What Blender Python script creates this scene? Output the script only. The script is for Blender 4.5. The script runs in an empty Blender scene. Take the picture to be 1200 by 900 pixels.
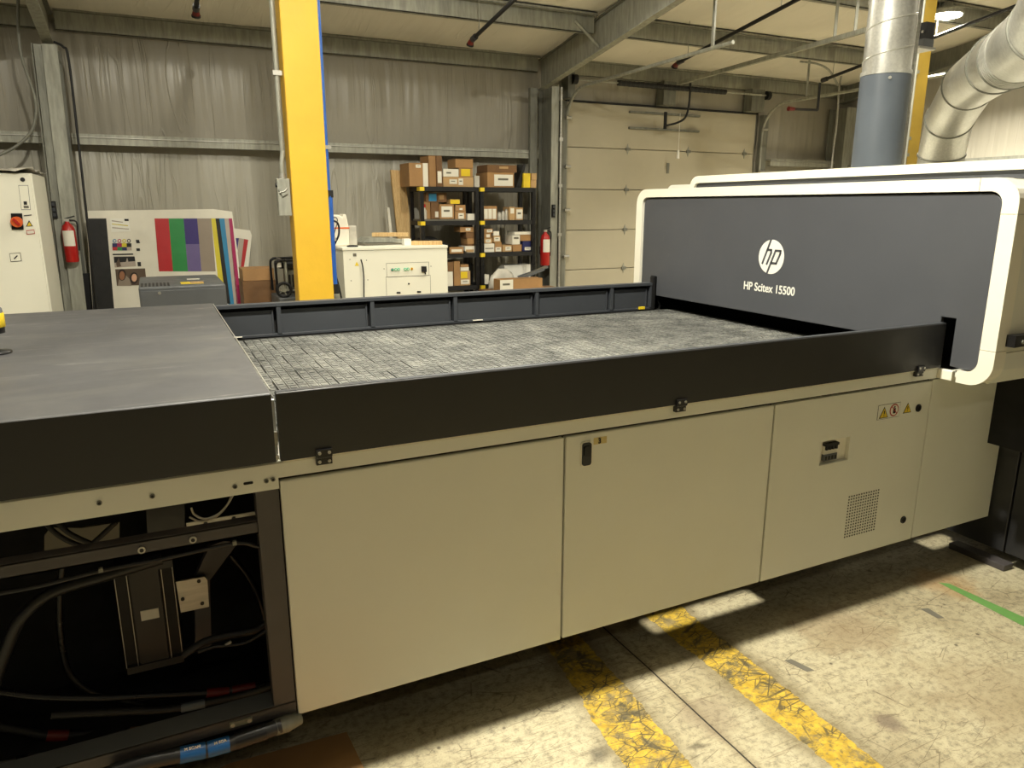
import bpy, bmesh, math, random
from mathutils import Vector, Matrix
random.seed(7)
PI = math.pi
S = bpy.context.scene
COL = S.collection
# ------------------------------------------------------------------ camera model
YAW, PIT, FPX, CH = 0.45015851, -0.23855613, 856.486, 1.65
fw = Vector((math.sin(YAW)*math.cos(PIT), math.cos(YAW)*math.cos(PIT), math.sin(PIT)))
rt = Vector((math.cos(YAW), -math.sin(YAW), 0)); up = rt.cross(fw)
CP = Vector((0, 0, CH))
def at(px, py, axis, v):
    """point of the world plane axis = v that is seen at (px, py) of the 1200 x 900 photograph"""
    d = fw*FPX + rt*(px-600) - up*(py-450)
    i = 'xyz'.index(axis); return CP + d*((v-CP[i])/d[i])
def on_plane(px, py, p0, n):
    d = fw*FPX + rt*(px-600) - up*(py-450)
    return CP + d*((Vector(p0)-CP).dot(n)/d.dot(n))
cam = bpy.data.cameras.new('camera'); co = bpy.data.objects.new('camera', cam); COL.objects.link(co)
cam.sensor_width = 36; cam.lens = 36*FPX/1200; cam.clip_start = .05; cam.clip_end = 60
co.matrix_world = Matrix(((rt.x, up.x, -fw.x, 0), (rt.y, up.y, -fw.y, 0), (rt.z, up.z, -fw.z, CH), (0, 0, 0, 1)))
S.camera = co
# ------------------------------------------------------------------ materials
def s2l(c):
    return tuple(((v/255)/12.92 if v/255 <= .04045 else (((v/255)+.055)/1.055)**2.4) for v in c)
MATS = {}
class NT:
    def __init__(s, name):
        s.m = bpy.data.materials.new(name); s.m.use_nodes = True
        s.t = s.m.node_tree; s.b = s.t.nodes['Principled BSDF']
        s.tc = s.n('ShaderNodeTexCoord')
    def n(s, typ, **kw):
        o = s.t.nodes.new(typ)
        for k, v in kw.items(): setattr(o, k, v)
        return o
    def l(s, a, b): s.t.links.new(a, b)
    def val(s, sock, v):
        if hasattr(v, 'is_output') or isinstance(v, bpy.types.NodeSocket): s.l(v, sock)
        else: sock.default_value = v
    def math(s, op, a, b=0.0, c=0.0, clamp=False):
        o = s.n('ShaderNodeMath', operation=op, use_clamp=clamp)
        for i, v in enumerate((a, b, c)): s.val(o.inputs[i], v)
        return o.outputs[0]
    def noise(s, scale, detail=4, rough=.55, vec=None, stretch=None, dist=0):
        v = vec or s.tc.outputs['Object']
        if stretch:
            mp = s.n('ShaderNodeMapping'); mp.inputs['Scale'].default_value = stretch; s.l(v, mp.inputs['Vector']); v = mp.outputs[0]
        o = s.n('ShaderNodeTexNoise'); s.l(v, o.inputs['Vector'])
        o.inputs['Scale'].default_value = scale; o.inputs['Detail'].default_value = detail
        o.inputs['Roughness'].default_value = rough; o.inputs['Distortion'].default_value = dist
        return o.outputs[0]
    def ramp(s, f, stops):
        r = s.n('ShaderNodeValToRGB'); s.l(f, r.inputs[0]); e = r.color_ramp.elements
        while len(e) > 1: e.remove(e[-1])
        e[0].position = stops[0][0]; c = stops[0][1]; e[0].color = (*c, 1) if isinstance(c, tuple) else (c, c, c, 1)
        for p, c in stops[1:]:
            q = e.new(p); q.color = (*c, 1) if isinstance(c, tuple) else (c, c, c, 1)
        return r.outputs[0]
    def mix(s, f, a, b, mode='MIX'):
        o = s.n('ShaderNodeMix', data_type='RGBA', blend_type=mode)
        s.val(o.inputs[0], f)
        for sock, v in ((o.inputs[6], a), (o.inputs[7], b)):
            if isinstance(v, tuple): sock.default_value = (*v[:3], 1)
            else: s.l(v, sock)
        return o.outputs[2]
    def bump(s, h, strength=.3, dist=.01):
        o = s.n('ShaderNodeBump'); o.inputs['Strength'].default_value = strength; o.inputs['Distance'].default_value = dist
        s.l(h, o.inputs['Height']); s.l(o.outputs[0], s.b.inputs['Normal'])
    def out(s, col=None, rough=None, metal=None):
        if col is not None: s.val(s.b.inputs['Base Color'], (*col, 1) if isinstance(col, tuple) and len(col) == 3 else col)
        if rough is not None: s.val(s.b.inputs['Roughness'], rough)
        if metal is not None: s.val(s.b.inputs['Metallic'], metal)
        return s.m
def paint(name, c, rough=.5, metal=0, var=.08, scale=6, bump=0, emit=0, scratch=0):
    if name in MATS: return MATS[name]
    k = NT(name); base = s2l(c)
    n = k.noise(scale, 5)
    dark = tuple(v*(1-var*1.6) for v in base); lite = tuple(min(1, v*(1+var)) for v in base)
    col = k.ramp(n, [(.3, dark), (.7, lite)])
    if scratch:
        m = k.noise(3, 6, .7, stretch=(1, 14, 3), dist=1.5)
        f = k.ramp(m, [(.66, 0.), (.68, 1.), (.70, 0.)])
        g = k.ramp(k.noise(1.3, 3), [(.5, 0.), (.62, 1.)])
        f = k.math('MULTIPLY', f, g); f = k.math('MULTIPLY', f, scratch)
        col = k.mix(f, col, tuple(min(1, v*2.2+.05) for v in base))
    r = k.ramp(k.noise(scale*2.3, 4), [(.3, max(0, rough-.07)), (.7, min(1, rough+.07))])
    k.out(col, r, metal)
    if bump: k.bump(k.noise(scale*12, 4), bump, .003)
    if emit:
        k.b.inputs['Emission Color'].default_value = (*base, 1); k.b.inputs['Emission Strength'].default_value = emit
    MATS[name] = k.m; return k.m

def floor_mat():
    k = NT('worn_concrete_floor'); P = k.tc.outputs['Object']
    sp = k.n('ShaderNodeSeparateXYZ'); k.l(P, sp.inputs[0]); X, Y = sp.outputs[0], sp.outputs[1]
    base = k.ramp(k.noise(1.4, 6, .62), [(.3, s2l((140, 128, 100))), (.45, s2l((172, 162, 132))), (.6, s2l((184, 175, 146))), (.75, s2l((196, 188, 160)))])
    fine = k.ramp(k.noise(38, 6, .7), [(.34, .55), (.52, 1.), (.8, 1.12)])
    col = k.mix(1, base, fine, 'MULTIPLY')
    speck = k.ramp(k.noise(160, 3, .6), [(.33, .55), (.42, 1.)])
    col = k.mix(.85, col, speck, 'MULTIPLY')
    # grease and rust stains
    st = k.ramp(k.noise(2.1, 5, .6, dist=.8), [(.55, 0.), (.72, 1.)])
    col = k.mix(k.math('MULTIPLY', st, .55), col, s2l((120, 104, 78)))
    # random thin scratches: broken cell-edge networks, stretched different ways
    def scr(a, sc, st, wd, lo, strength, color, mscale=2.3):
        nonlocal col
        mp = k.n('ShaderNodeMapping'); mp.inputs['Rotation'].default_value = (0, 0, a); mp.inputs['Scale'].default_value = (1, st, 1); mp.inputs['Location'].default_value = (a*3, sc, 0)
        k.l(P, mp.inputs['Vector'])
        v = k.n('ShaderNodeTexVoronoi', feature='DISTANCE_TO_EDGE'); v.inputs['Scale'].default_value = sc; k.l(mp.outputs[0], v.inputs['Vector'])
        f = k.ramp(v.outputs['Distance'], [(wd*.5, 1.), (wd, 0.)])
        g = k.ramp(k.noise(mscale, 3, .6, vec=mp.outputs[0]), [(lo, 0.), (lo+.03, 1.)])
        f = k.math('MULTIPLY', f, g)
        col = k.mix(k.math('MULTIPLY', f, strength), col, color); return f
    dk = s2l((58, 48, 32))
    scr(.5, 3.2, 2.2, .009, .55, .6, dk); scr(-.7, 4.4, 2.6, .010, .56, .5, dk); scr(1.4, 2.6, 3.0, .008, .55, .5, s2l((74, 62, 42)))
    scr(2.3, 6.5, 3.4, .016, .56, .45, s2l((84, 70, 48)), 5); scr(.15, 9, 2.5, .022, .57, .4, s2l((84, 70, 48)), 7)
    # long fine parallel drag marks
    def drag(a, sc, lo, strength):
        nonlocal col
        mp = k.n('ShaderNodeMapping'); mp.inputs['Rotation'].default_value = (0, 0, a); mp.inputs['Scale'].default_value = (1.2, 40, 1); k.l(P, mp.inputs['Vector'])
        f = k.ramp(k.noise(sc, 2, .5, vec=mp.outputs[0]), [(lo, 0.), (lo+.02, 1.), (lo+.05, 0.)]); g = k.ramp(k.noise(1.7+a, 3), [(.47, 0.), (.6, 1.)])
        col = k.mix(k.math('MULTIPLY', k.math('MULTIPLY', f, g), strength), col, s2l((92, 76, 50)))
    drag(.62, 1.6, .58, .6); drag(-.35, 2.0, .6, .5); drag(1.0, 2.4, .6, .45)
    # rust-brown and grey-violet stains
    def stain(cx, cy, rx, color, amt):
        nonlocal col
        mp = k.n('ShaderNodeMapping'); mp.inputs['Location'].default_value = (-cx, -cy, 0); k.l(P, mp.inputs['Vector'])
        ln = k.n('ShaderNodeVectorMath', operation='LENGTH'); k.l(mp.outputs[0], ln.inputs[0])
        d = k.math('ADD', ln.outputs[1] if len(ln.outputs) > 1 else ln.outputs[0], k.math('MULTIPLY', k.math('SUBTRACT', k.noise(9, 5, .65), .5), rx*1.6))
        f = k.ramp(d, [(0, 1.), (rx*.55, .8), (rx, 0.)]); col = k.mix(k.math('MULTIPLY', f, amt), col, color)
    stain(3.05, 1.84, .16, s2l((160, 120, 70)), .5); stain(2.35, 1.78, .24, s2l((122, 100, 70)), .55); stain(2.02, 1.32, .06, s2l((96, 80, 70)), .75)
    stain(2.5, 1.25, .3, s2l((132, 112, 80)), .4); stain(1.08, 1.62, .05, s2l((60, 54, 46)), .7); stain(1.5, 1.62, .12, s2l((126, 110, 92)), .5)
    v = k.n('ShaderNodeTexVoronoi', feature='F1'); v.inputs['Scale'].default_value = 11; k.l(P, v.inputs['Vector'])
    pit = k.ramp(v.outputs['Distance'], [(.05, 1.), (.10, 0.)]); pitg = k.ramp(k.noise(5, 2), [(.5, 0.), (.56, 1.)])
    col = k.mix(k.math('MULTIPLY', k.math('MULTIPLY', pit, pitg), .8), col, s2l((62, 52, 38)))
    # yellow aisle lines, worn
    edge = k.math('ADD', k.math('MULTIPLY', k.math('SUBTRACT', k.noise(3, 3, .6), .5), .05), k.math('MULTIPLY', k.math('SUBTRACT', k.noise(26, 5, .7), .5), .035))
    def stripe(a0, b0, a1, b1, wear):
        nonlocal col
        y = k.math('SUBTRACT', Y, 1.6)
        L = k.math('ADD', k.math('MULTIPLY_ADD', y, b0, a0), edge)
        Rr = k.math('ADD', k.math('MULTIPLY_ADD', y, b1, a1), edge)
        m = k.math('MULTIPLY', k.math('GREATER_THAN', X, L), k.math('LESS_THAN', X, Rr))
        # dirty halo along the line
        ctrx = k.math('MULTIPLY', k.math('ADD', L, Rr), .5); dist = k.math('ABSOLUTE', k.math('SUBTRACT', X, ctrx))
        halo = k.math('MULTIPLY', k.ramp(dist, [(.09, .75), (.15, 0.)]), k.ramp(k.noise(6, 5, .7), [(.35, .2), (.6, 1.)]))
        col = k.mix(halo, col, s2l((104, 92, 64)))
        w1 = k.ramp(k.noise(7, 9, .78, dist=.5), [(wear-.05, 0.), (wear+.03, 1.)])
        w3 = k.ramp(k.noise(55, 4, .7), [(.38, .25), (.5, 1.)])
        ycol = k.ramp(k.noise(30, 5), [(.3, s2l((160, 130, 36))), (.6, s2l((200, 168, 58)))])
        wr = k.ramp(k.noise(20, 4), [(.35, s2l((80, 74, 54))), (.65, s2l((138, 122, 80)))])
        col = k.mix(m, col, k.mix(k.math('MULTIPLY', w1, w3), wr, ycol))
        return m
    ms = k.math('ADD', stripe(1.128, .142, 1.322, .07, .48), stripe(1.688, -.015, 1.842, .02, .455), clamp=True)
    # gouges across the paint
    def gouge(a, sc, st, wd, lo):
        nonlocal col
        mp = k.n('ShaderNodeMapping'); mp.inputs['Rotation'].default_value = (0, 0, a); mp.inputs['Scale'].default_value = (1, st, 1); k.l(P, mp.inputs['Vector'])
        v = k.n('ShaderNodeTexVoronoi', feature='DISTANCE_TO_EDGE'); v.inputs['Scale'].default_value = sc; k.l(mp.outputs[0], v.inputs['Vector'])
        f = k.math('MULTIPLY', k.ramp(v.outputs['Distance'], [(wd*.5, 1.), (wd, 0.)]), k.ramp(k.noise(3, 3), [(lo, 0.), (lo+.05, 1.)]))
        col = k.mix(k.math('MULTIPLY', k.math('MULTIPLY', f, ms), .85), col, s2l((74, 66, 46)))
    gouge(.9, 5, 2.5, .018, .44); gouge(-.4, 9, 3, .02, .46); gouge(1.7, 13, 2, .03, .48)
    # saw-cut joint with dirt round it
    jd = k.math('ABSOLUTE', k.math('SUBTRACT', X, k.math('MULTIPLY_ADD', k.noise(3, 2), .01, 1.474)))
    jm = k.math('LESS_THAN', jd, .0032)
    dm = k.ramp(jd, [(0, .45), (.03, 0.)])
    col = k.mix(dm, col, s2l((110, 96, 70))); col = k.mix(jm, col, s2l((40, 34, 26)))
    k.out(col, k.ramp(k.noise(5, 4), [(.3, .5), (.7, .75)]))
    k.bump(k.math('ADD', k.noise(60, 6, .7), k.math('MULTIPLY', jm, -2)), .25, .004)
    return k.m

def vinyl_mat(name, c, axis_stretch, seam=None):
    k = NT(name); base = s2l(c)
    n1 = k.noise(.9, 2, .5, stretch=axis_stretch, dist=.25)
    n2 = k.noise(2.2, 2, .5, stretch=axis_stretch, dist=.6)
    cr = k.noise(1.1, 2, .5, stretch=tuple(v*.8 for v in axis_stretch), dist=1.6)
    crease = k.ramp(cr, [(.47, 0.), (.5, 1.), (.53, 0.)])
    where = k.ramp(k.noise(1.3, 2), [(.42, 0.), (.6, 1.)])
    big = k.noise(.8, 3)
    col = k.ramp(big, [(.3, tuple(v*.9 for v in base)), (.7, tuple(v*1.05 for v in base))])
    k.out(col, k.ramp(k.noise(3, 3), [(.3, .33), (.7, .48)]))
    h = k.math('ADD', k.math('MULTIPLY', n1, 1.0), k.math('MULTIPLY', n2, .35))
    h = k.math('ADD', h, k.math('MULTIPLY', k.math('MULTIPLY', crease, where), .22))
    k.bump(h, .6, .045)
    return k.m

def metal_mat(name, c, rough=.35, metal=.9, streak=(1, 1, 12), amt=.25, spang=False):
    k = NT(name); base = s2l(c)
    n = k.noise(14 if spang else 4, 5, .6, stretch=streak)
    col = k.ramp(n, [(.3, tuple(v*(1-amt) for v in base)), (.7, tuple(min(1, v*(1+amt*.5)) for v in base))])
    k.out(col, k.ramp(k.noise(7, 4), [(.3, rough-.08), (.7, rough+.12)]), metal)
    return k.m

def wood_mat():
    k = NT('knotty_pine'); sp = k.noise(2.2, 4, .6, stretch=(14, 14, 1.3), dist=2.2)
    col = k.ramp(sp, [(.3, s2l((172, 138, 88))), (.48, s2l((212, 182, 130))), (.56, s2l((190, 152, 98))), (.75, s2l((222, 194, 142)))])
    v = k.n('ShaderNodeTexVoronoi', feature='F1'); v.inputs['Scale'].default_value = 2.6; k.l(k.tc.outputs['Object'], v.inputs['Vector'])
    kn = k.ramp(v.outputs['Distance'], [(.05, 1.), (.12, 0.)])
    col = k.mix(k.math('MULTIPLY', kn, .7), col, s2l((86, 54, 26)))
    return k.out(col, .65)

def table_top_mat():
    k = NT('scuffed_grey_metal')
    base = s2l((80, 80, 82))
    n = k.ramp(k.noise(1.6, 5, .6, dist=.6), [(.3, tuple(v*.86 for v in base)), (.7, tuple(v*1.1 for v in base))])
    sm = k.noise(2.0, 5, .65, stretch=(.9, 1.8, 1), dist=1.4)
    n = k.mix(k.math('MULTIPLY', k.ramp(sm, [(.5, 0.), (.7, 1.)]), .22), n, s2l((122, 120, 112)))
    mp = k.n('ShaderNodeMapping'); mp.inputs['Rotation'].default_value = (0, 0, .9); mp.inputs['Scale'].default_value = (1, 22, 1); k.l(k.tc.outputs['Object'], mp.inputs['Vector'])
    sc = k.ramp(k.noise(1.8, 3, .5, vec=mp.outputs[0]), [(.66, 0.), (.675, 1.), (.69, 0.)])
    n = k.mix(k.math('MULTIPLY', sc, .5), n, s2l((170, 166, 158)))
    return k.out(n, k.ramp(k.noise(2.5, 5, .6), [(.3, .36), (.7, .55)]), .15)

def bed_mat():
    k = NT('worn_rubber_bed'); P = k.tc.outputs['Object']
    col = k.ramp(k.noise(7, 6, .7), [(.3, s2l((76, 77, 75))), (.52, s2l((116, 117, 113))), (.75, s2l((156, 156, 148)))])
    col = k.mix(1, col, k.ramp(k.noise(1.1, 4, .6), [(.35, .78), (.65, 1.06)]), 'MULTIPLY')
    col = k.mix(.7, col, k.ramp(k.noise(70, 5, .7), [(.35, .55), (.6, 1.1)]), 'MULTIPLY')
    k.out(col, .55); k.bump(k.noise(90, 5, .7), .5, .004); return k.m

C = {}
def M(n): return C[n]
C['floor'] = floor_mat()
C['vinyl_wall'] = vinyl_mat('vinyl_wall_insulation', (168, 164, 150), (7, 7, .22))
C['vinyl_dimmed'] = vinyl_mat('vinyl_insulation_dimmed', (154, 149, 136), (5, 5, .2))  # darker copy of the wall vinyl; dimmer light up high put into colour
C['vinyl_ceiling'] = vinyl_mat('vinyl_roof_insulation', (232, 226, 212), (3.2, .35, 1))
C['steel'] = metal_mat('galvanised_steel', (160, 160, 148), .5, .2, (6, 6, 1), .3)
C['steel_dark'] = metal_mat('dull_galvanised_steel', (122, 122, 112), .55, .2, (6, 6, 1), .3)
C['duct'] = metal_mat('spangled_duct_steel', (196, 195, 188), .36, .7, (5, 5, 5), .16, True)
C['chrome'] = metal_mat('bright_zinc', (186, 184, 176), .38, .6)
C['door_white'] = paint('cream_door_enamel', (176, 168, 146), .55, var=.05, scale=1.2)
C['cream'] = paint('cream_machine_enamel', (222, 222, 210), .48, var=.03, scale=1.5)
C['cream_lit'] = paint('cream_enamel_lit_copy', (234, 230, 214), .4, var=.03, scale=3)  # same cream paint, lightened to paint in the light on the gantry frame
C['panel_grey'] = paint('slate_grey_enamel', (74, 76, 81), .5, var=.04, scale=2, scratch=.35)
C['rail_grey'] = paint('blue_grey_enamel', (60, 63, 68), .45, var=.06, scale=3)
C['rail_black'] = paint('charcoal_enamel', (40, 40, 41), .42, var=.05, scale=4)
C['table_top'] = table_top_mat()
C['bed'] = bed_mat()
C['bed_under'] = paint('dark_bed_substrate', (22, 21, 19), .8)
C['black'] = paint('matt_black', (18, 18, 19), .6, var=.1)
C['black_gloss'] = paint('satin_black_plastic', (22, 22, 24), .32, var=.1)
C['void_shade'] = paint('painted_interior_shade', (10, 10, 10), .85)  # near-black colour standing in for shade inside openings
C['frame_dark'] = paint('dark_grey_frame_paint', (70, 66, 66), .5, var=.08)
C['white'] = paint('plain_white', (232, 230, 220), .5, var=.03)
C['white_case'] = paint('white_powder_coat', (228, 226, 210), .5, var=.02, scale=1)
C['ink'] = paint('printed_black', (14, 14, 14), .6)
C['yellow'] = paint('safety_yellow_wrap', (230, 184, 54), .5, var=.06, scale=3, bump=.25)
C['yellow_shaded'] = paint('safety_yellow_wrap_shaded', (200, 158, 40), .55, var=.15, scale=3)  # darker copy of the column yellow, for its shaded sides
C['label_yellow'] = paint('label_yellow', (226, 196, 40), .5)
C['red'] = paint('extinguisher_red', (170, 28, 24), .35)
C['red_dark'] = paint('red_cable_sleeve', (104, 22, 16), .45)
C['blue'] = paint('blue_air_pipe', (40, 92, 178), .4)
C['blue_label'] = paint('blue_hose_label', (32, 96, 160), .4)
C['green'] = paint('green_floor_tape', (98, 142, 76), .5)
C['green_lamp'] = paint('green_button', (40, 190, 140), .4)
C['tape_grey'] = paint('grey_tape', (104, 100, 88), .6)
C['card'] = paint('brown_cardboard', (160, 122, 78), .75, var=.1, scale=5)
C['card2'] = paint('pale_cardboard', (182, 148, 102), .75, var=.1, scale=5)
C['card3'] = paint('dark_cardboard', (116, 84, 52), .75, var=.12, scale=5)
C['paper'] = paint('white_paper', (222, 218, 204), .7, var=.04)
C['wood'] = wood_mat()
C['sticker'] = paint('faded_yellow_sticker', (206, 188, 128), .6)
C['yellow3'] = paint('dull_yellow_paint', (146, 120, 40), .55, var=.15, scale=3)
C['plastic_bag'] = paint('cloudy_plastic', (190, 186, 174), .35, var=.12, scale=9, bump=.4)
C['jug'] = paint('translucent_jug_plastic', (226, 220, 204), .35, var=.05)
C['grey_case'] = paint('mid_grey_powder_coat', (92, 95, 98), .5, var=.04)
C['duct_blue'] = paint('blue_grey_duct_paint', (86, 93, 102), .42, var=.08, scale=3, scratch=.3)
C['orange'] = paint('orange_switch', (214, 96, 40), .4)
C['gantry_inner'] = C['void_shade']
lm = NT('lamp_lens'); lm.out((1., .95, .82), .4); lm.b.inputs['Emission Color'].default_value = (1, .93, .76, 1); lm.b.inputs['Emission Strength'].default_value = 12
C['lamp'] = lm.m

# ------------------------------------------------------------------ mesh builder
class MB:
    def __init__(s): s.v = []; s.f = []; s.mi = []; s.sm = []; s.mats = []
    def mid(s, m):
        m = M(m) if isinstance(m, str) else m
        if m not in s.mats: s.mats.append(m)
        return s.mats.index(m)
    def face(s, pts, m, smooth=False):
        i = len(s.v); s.v += [tuple(p) for p in pts]; s.f.append(tuple(range(i, i+len(pts)))); s.mi.append(s.mid(m)); s.sm.append(smooth); return s
    def box(s, x0, x1, y0, y1, z0, z1, m, rot=None, piv=None):
        x0, x1 = sorted((x0, x1)); y0, y1 = sorted((y0, y1)); z0, z1 = sorted((z0, z1))
        p = [Vector(q) for q in ((x0,y0,z0),(x1,y0,z0),(x1,y1,z0),(x0,y1,z0),(x0,y0,z1),(x1,y0,z1),(x1,y1,z1),(x0,y1,z1))]
        if rot is not None:
            c = Vector(piv) if piv else Vector(((x0+x1)/2, (y0+y1)/2, (z0+z1)/2))
            p = [rot @ (q-c) + c for q in p]
        i = len(s.v); s.v += [tuple(q) for q in p]; k = s.mid(m)
        for f in ((0,3,2,1),(4,5,6,7),(0,1,5,4),(1,2,6,5),(2,3,7,6),(3,0,4,7)):
            s.f.append(tuple(i+j for j in f)); s.mi.append(k); s.sm.append(False)
        return s
    def prism(s, poly, axis, a, b, m, m_cap=None):
        """poly: 2D points in the two other axes (in xyz order), extruded from a to b along axis"""
        def P(u, w, t): return {'x': (t, u, w), 'y': (u, t, w), 'z': (u, w, t)}[axis]
        n = len(poly); i = len(s.v)
        s.v += [P(u, w, a) for u, w in poly] + [P(u, w, b) for u, w in poly]
        k = s.mid(m); kc = s.mid(m_cap or m)
        s.f.append(tuple(i+j for j in range(n))); s.mi.append(kc); s.sm.append(False)
        s.f.append(tuple(i+n+j for j in reversed(range(n)))); s.mi.append(k); s.sm.append(False)
        for j in range(n):
            s.f.append((i+j, i+(j+1) % n, i+n+(j+1) % n, i+n+j)); s.mi.append(k); s.sm.append(False)
        return s
    def tube(s, path, r, m, seg=12, cap=True, rad=None):
        path = [Vector(p) for p in path]; n = len(path); rings = []
        nrm = None; k = s.mid(m)
        for i, p in enumerate(path):
            t = (path[min(i+1, n-1)]-path[max(i-1, 0)]).normalized()
            if nrm is None:
                a = Vector((0, 0, 1)) if abs(t.z) < .9 else Vector((1, 0, 0)); nrm = t.cross(a).normalized()
            else: nrm = (nrm - t*nrm.dot(t)).normalized()
            b = t.cross(nrm); rr = rad[i] if rad else r
            rings.append(len(s.v))
            s.v += [tuple(p + (nrm*math.cos(2*PI*q/seg)+b*math.sin(2*PI*q/seg))*rr) for q in range(seg)]
        for a, b in zip(rings, rings[1:]):
            for q in range(seg):
                s.f.append((a+q, a+(q+1) % seg, b+(q+1) % seg, b+q)); s.mi.append(k); s.sm.append(True)
        if cap:
            for a, rev in ((rings[0], True), (rings[-1], False)):
                pts = [s.v[a+q] for q in range(seg)]
                if rev: pts = pts[::-1]
                s.face(pts, m)
        return s
    def cyl(s, p0, p1, r, m, seg=20, r2=None): return s.tube([p0, p1], r, m, seg, True, [r, r if r2 is None else r2])
    def lathe(s, prof, c, m, seg=20):
        c = Vector(c); return s.tube([c+Vector((0, 0, z)) for _, z in prof], 1, m, seg, True, [max(r, .0005) for r, _ in prof])
    def build(s, name, parent=None, bevel=0, fix=True):
        me = bpy.data.meshes.new(name); me.from_pydata(s.v, [], s.f)
        for m in s.mats: me.materials.append(m)
        me.polygons.foreach_set('material_index', s.mi); me.polygons.foreach_set('use_smooth', s.sm); me.update()
        if fix:
            bm = bmesh.new(); bm.from_mesh(me); bmesh.ops.recalc_face_normals(bm, faces=bm.faces[:]); bm.to_mesh(me); bm.free()
        o = bpy.data.objects.new(name, me); COL.objects.link(o)
        # origin at the bottom centre of the mesh
        if s.v:
            xs, ys, zs = zip(*s.v); b = Vector(((min(xs)+max(xs))/2, (min(ys)+max(ys))/2, min(zs)))
            me.transform(Matrix.Translation(-b)); o.location = b; o['_w'] = list(b)
        if parent is not None:
            o.parent = parent; o.location = Vector(o['_w']) - Vector(parent['_w'])
        if bevel:
            md = o.modifiers.new('bevel', 'BEVEL'); md.width = bevel; md.segments = 2; md.limit_method = 'ANGLE'; md.angle_limit = .6
            md.harden_normals = False
        return o
def thing(name, loc, label, cat, group=None):
    o = bpy.data.objects.new(name, None); COL.objects.link(o); o.location = loc; o['_w'] = list(loc)
    o.empty_display_size = .1
    return tag(o, label, cat, group)
def tag(o, label, cat, group=None):
    o['label'] = label; o['category'] = cat
    if group: o['group'] = group
    return o
def struct(o): o['kind'] = 'structure'; return o
def rrect(u0, u1, w0, w1, r, seg=6, corners=(1, 1, 1, 1)):
    pts = []
    for (cu, cw, a0, use) in ((u1-r, w0+r, -PI/2, corners[0]), (u1-r, w1-r, 0, corners[1]), (u0+r, w1-r, PI/2, corners[2]), (u0+r, w0+r, PI, corners[3])):
        if use: pts += [(cu+r*math.cos(a0+PI/2*i/seg), cw+r*math.sin(a0+PI/2*i/seg)) for i in range(seg+1)]
        else: pts.append((cu+(r if a0 in (-PI/2, 0) else -r), cw+(-r if a0 in (-PI/2, PI) else r)))
    return pts
def bez(pts, n=8):
    """smooth curve through points (Catmull-Rom)"""
    P = [Vector(p) for p in pts]; P = [P[0]*2-P[1]]+P+[P[-1]*2-P[-2]]; out = []
    for i in range(1, len(P)-2):
        for k in range(n):
            t = k/n; a, b, c, d = P[i-1:i+3]
            out.append(.5*((2*b)+(c-a)*t+(2*a-5*b+4*c-d)*t*t+(3*b-a-3*c+d)*t**3))
    out.append(P[-2]); return out
def text_obj(txt, name, parent, origin, ux, uy, height, m, depth=.002, sx=1.0, bold=0.0, font_space=1.0):
    """extruded lettering laid along ux, uy from origin"""
    cu = bpy.data.curves.new(name, 'FONT'); cu.body = txt; cu.size = height/.69; cu.extrude = depth/2; cu.offset = bold; cu.space_character = font_space
    t = bpy.data.objects.new('t', cu); COL.objects.link(t); bpy.context.view_layer.update()
    dg = bpy.context.evaluated_depsgraph_get(); me = bpy.data.meshes.new_from_object(t.evaluated_get(dg))
    bpy.data.objects.remove(t); bpy.data.curves.remove(cu)
    ux = Vector(ux).normalized(); uy = Vector(uy).normalized(); uz = ux.cross(uy)
    R = Matrix((ux*sx, uy, uz)).transposed().to_4x4()
    me.transform(R); me.name = name
    me.materials.clear(); me.materials.append(M(m) if isinstance(m, str) else m)
    o = bpy.data.objects.new(name, me); COL.objects.link(o); o['_w'] = list(origin); o.location = origin
    if parent is not None: o.parent = parent; o.location = Vector(origin)-Vector(parent['_w'])
    return o

# ================================================================== SETTING
XL, XR, YB, YF = -7.0, 9.9, 8.7, -8.0
CZ0, CP_ = 3.465, .155
def cz(y, off=0): return CZ0 - off + CP_*(YB-y)
b = MB(); b.box(XL-.2, XR+.2, YF-.2, YB+.2, -.15, 0, 'floor'); o = struct(b.build('floor'))
o.data.transform(Matrix.Translation(o.location)); o.location = (0, 0, 0)          # keep material coordinates in world metres
for v in o.data.vertices: pass
GZ0, GZ1 = 2.235, 2.335
# back wall: quilted vinyl insulation, bulging slightly between the girts
def vinyl_sheet(x0, x1, z0, z1, y, bulge, m, nx, nz, b):
    i0 = len(b.v); rnd = random.Random(int(x0*10)+int(z0*7))
    ph = [rnd.uniform(0, 6) for _ in range(6)]; k = b.mid(m)
    for j in range(nz+1):
        w = j/nz; z = z0+(z1-z0)*w
        for i in range(nx+1):
            u = i/nx; x = x0+(x1-x0)*u
            f = .006*math.sin(x*23+ph[0]+1.5*math.sin(z*1.3+ph[1]))+.004*math.sin(x*51+ph[2]+2*math.sin(x*2))+.008*math.sin(x*9+ph[3])
            f *= .4+.6*abs(math.sin(x*1.7+ph[4]))
            b.v.append((x, y-bulge*math.sin(PI*w)*(.8+.2*math.sin(x*2+ph[5]))-f*(.35+.65*math.sin(PI*w)), z))
    for j in range(nz):
        for i in range(nx):
            a = i0+j*(nx+1)+i; b.f.append((a, a+1, a+nx+2, a+nx+1)); b.mi.append(k); b.sm.append(True)
b = MB()
b.box(XL-.2, 4.98, YB+.06, YB+.2, 0, 3.6, 'vinyl_wall'); b.box(8.2, XR+.2, YB+.06, YB+.2, 0, 3.6, 'vinyl_wall'); b.box(4.98, 8.2, YB+.12, YB+.2, 0, 3.6, 'vinyl_wall')
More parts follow.
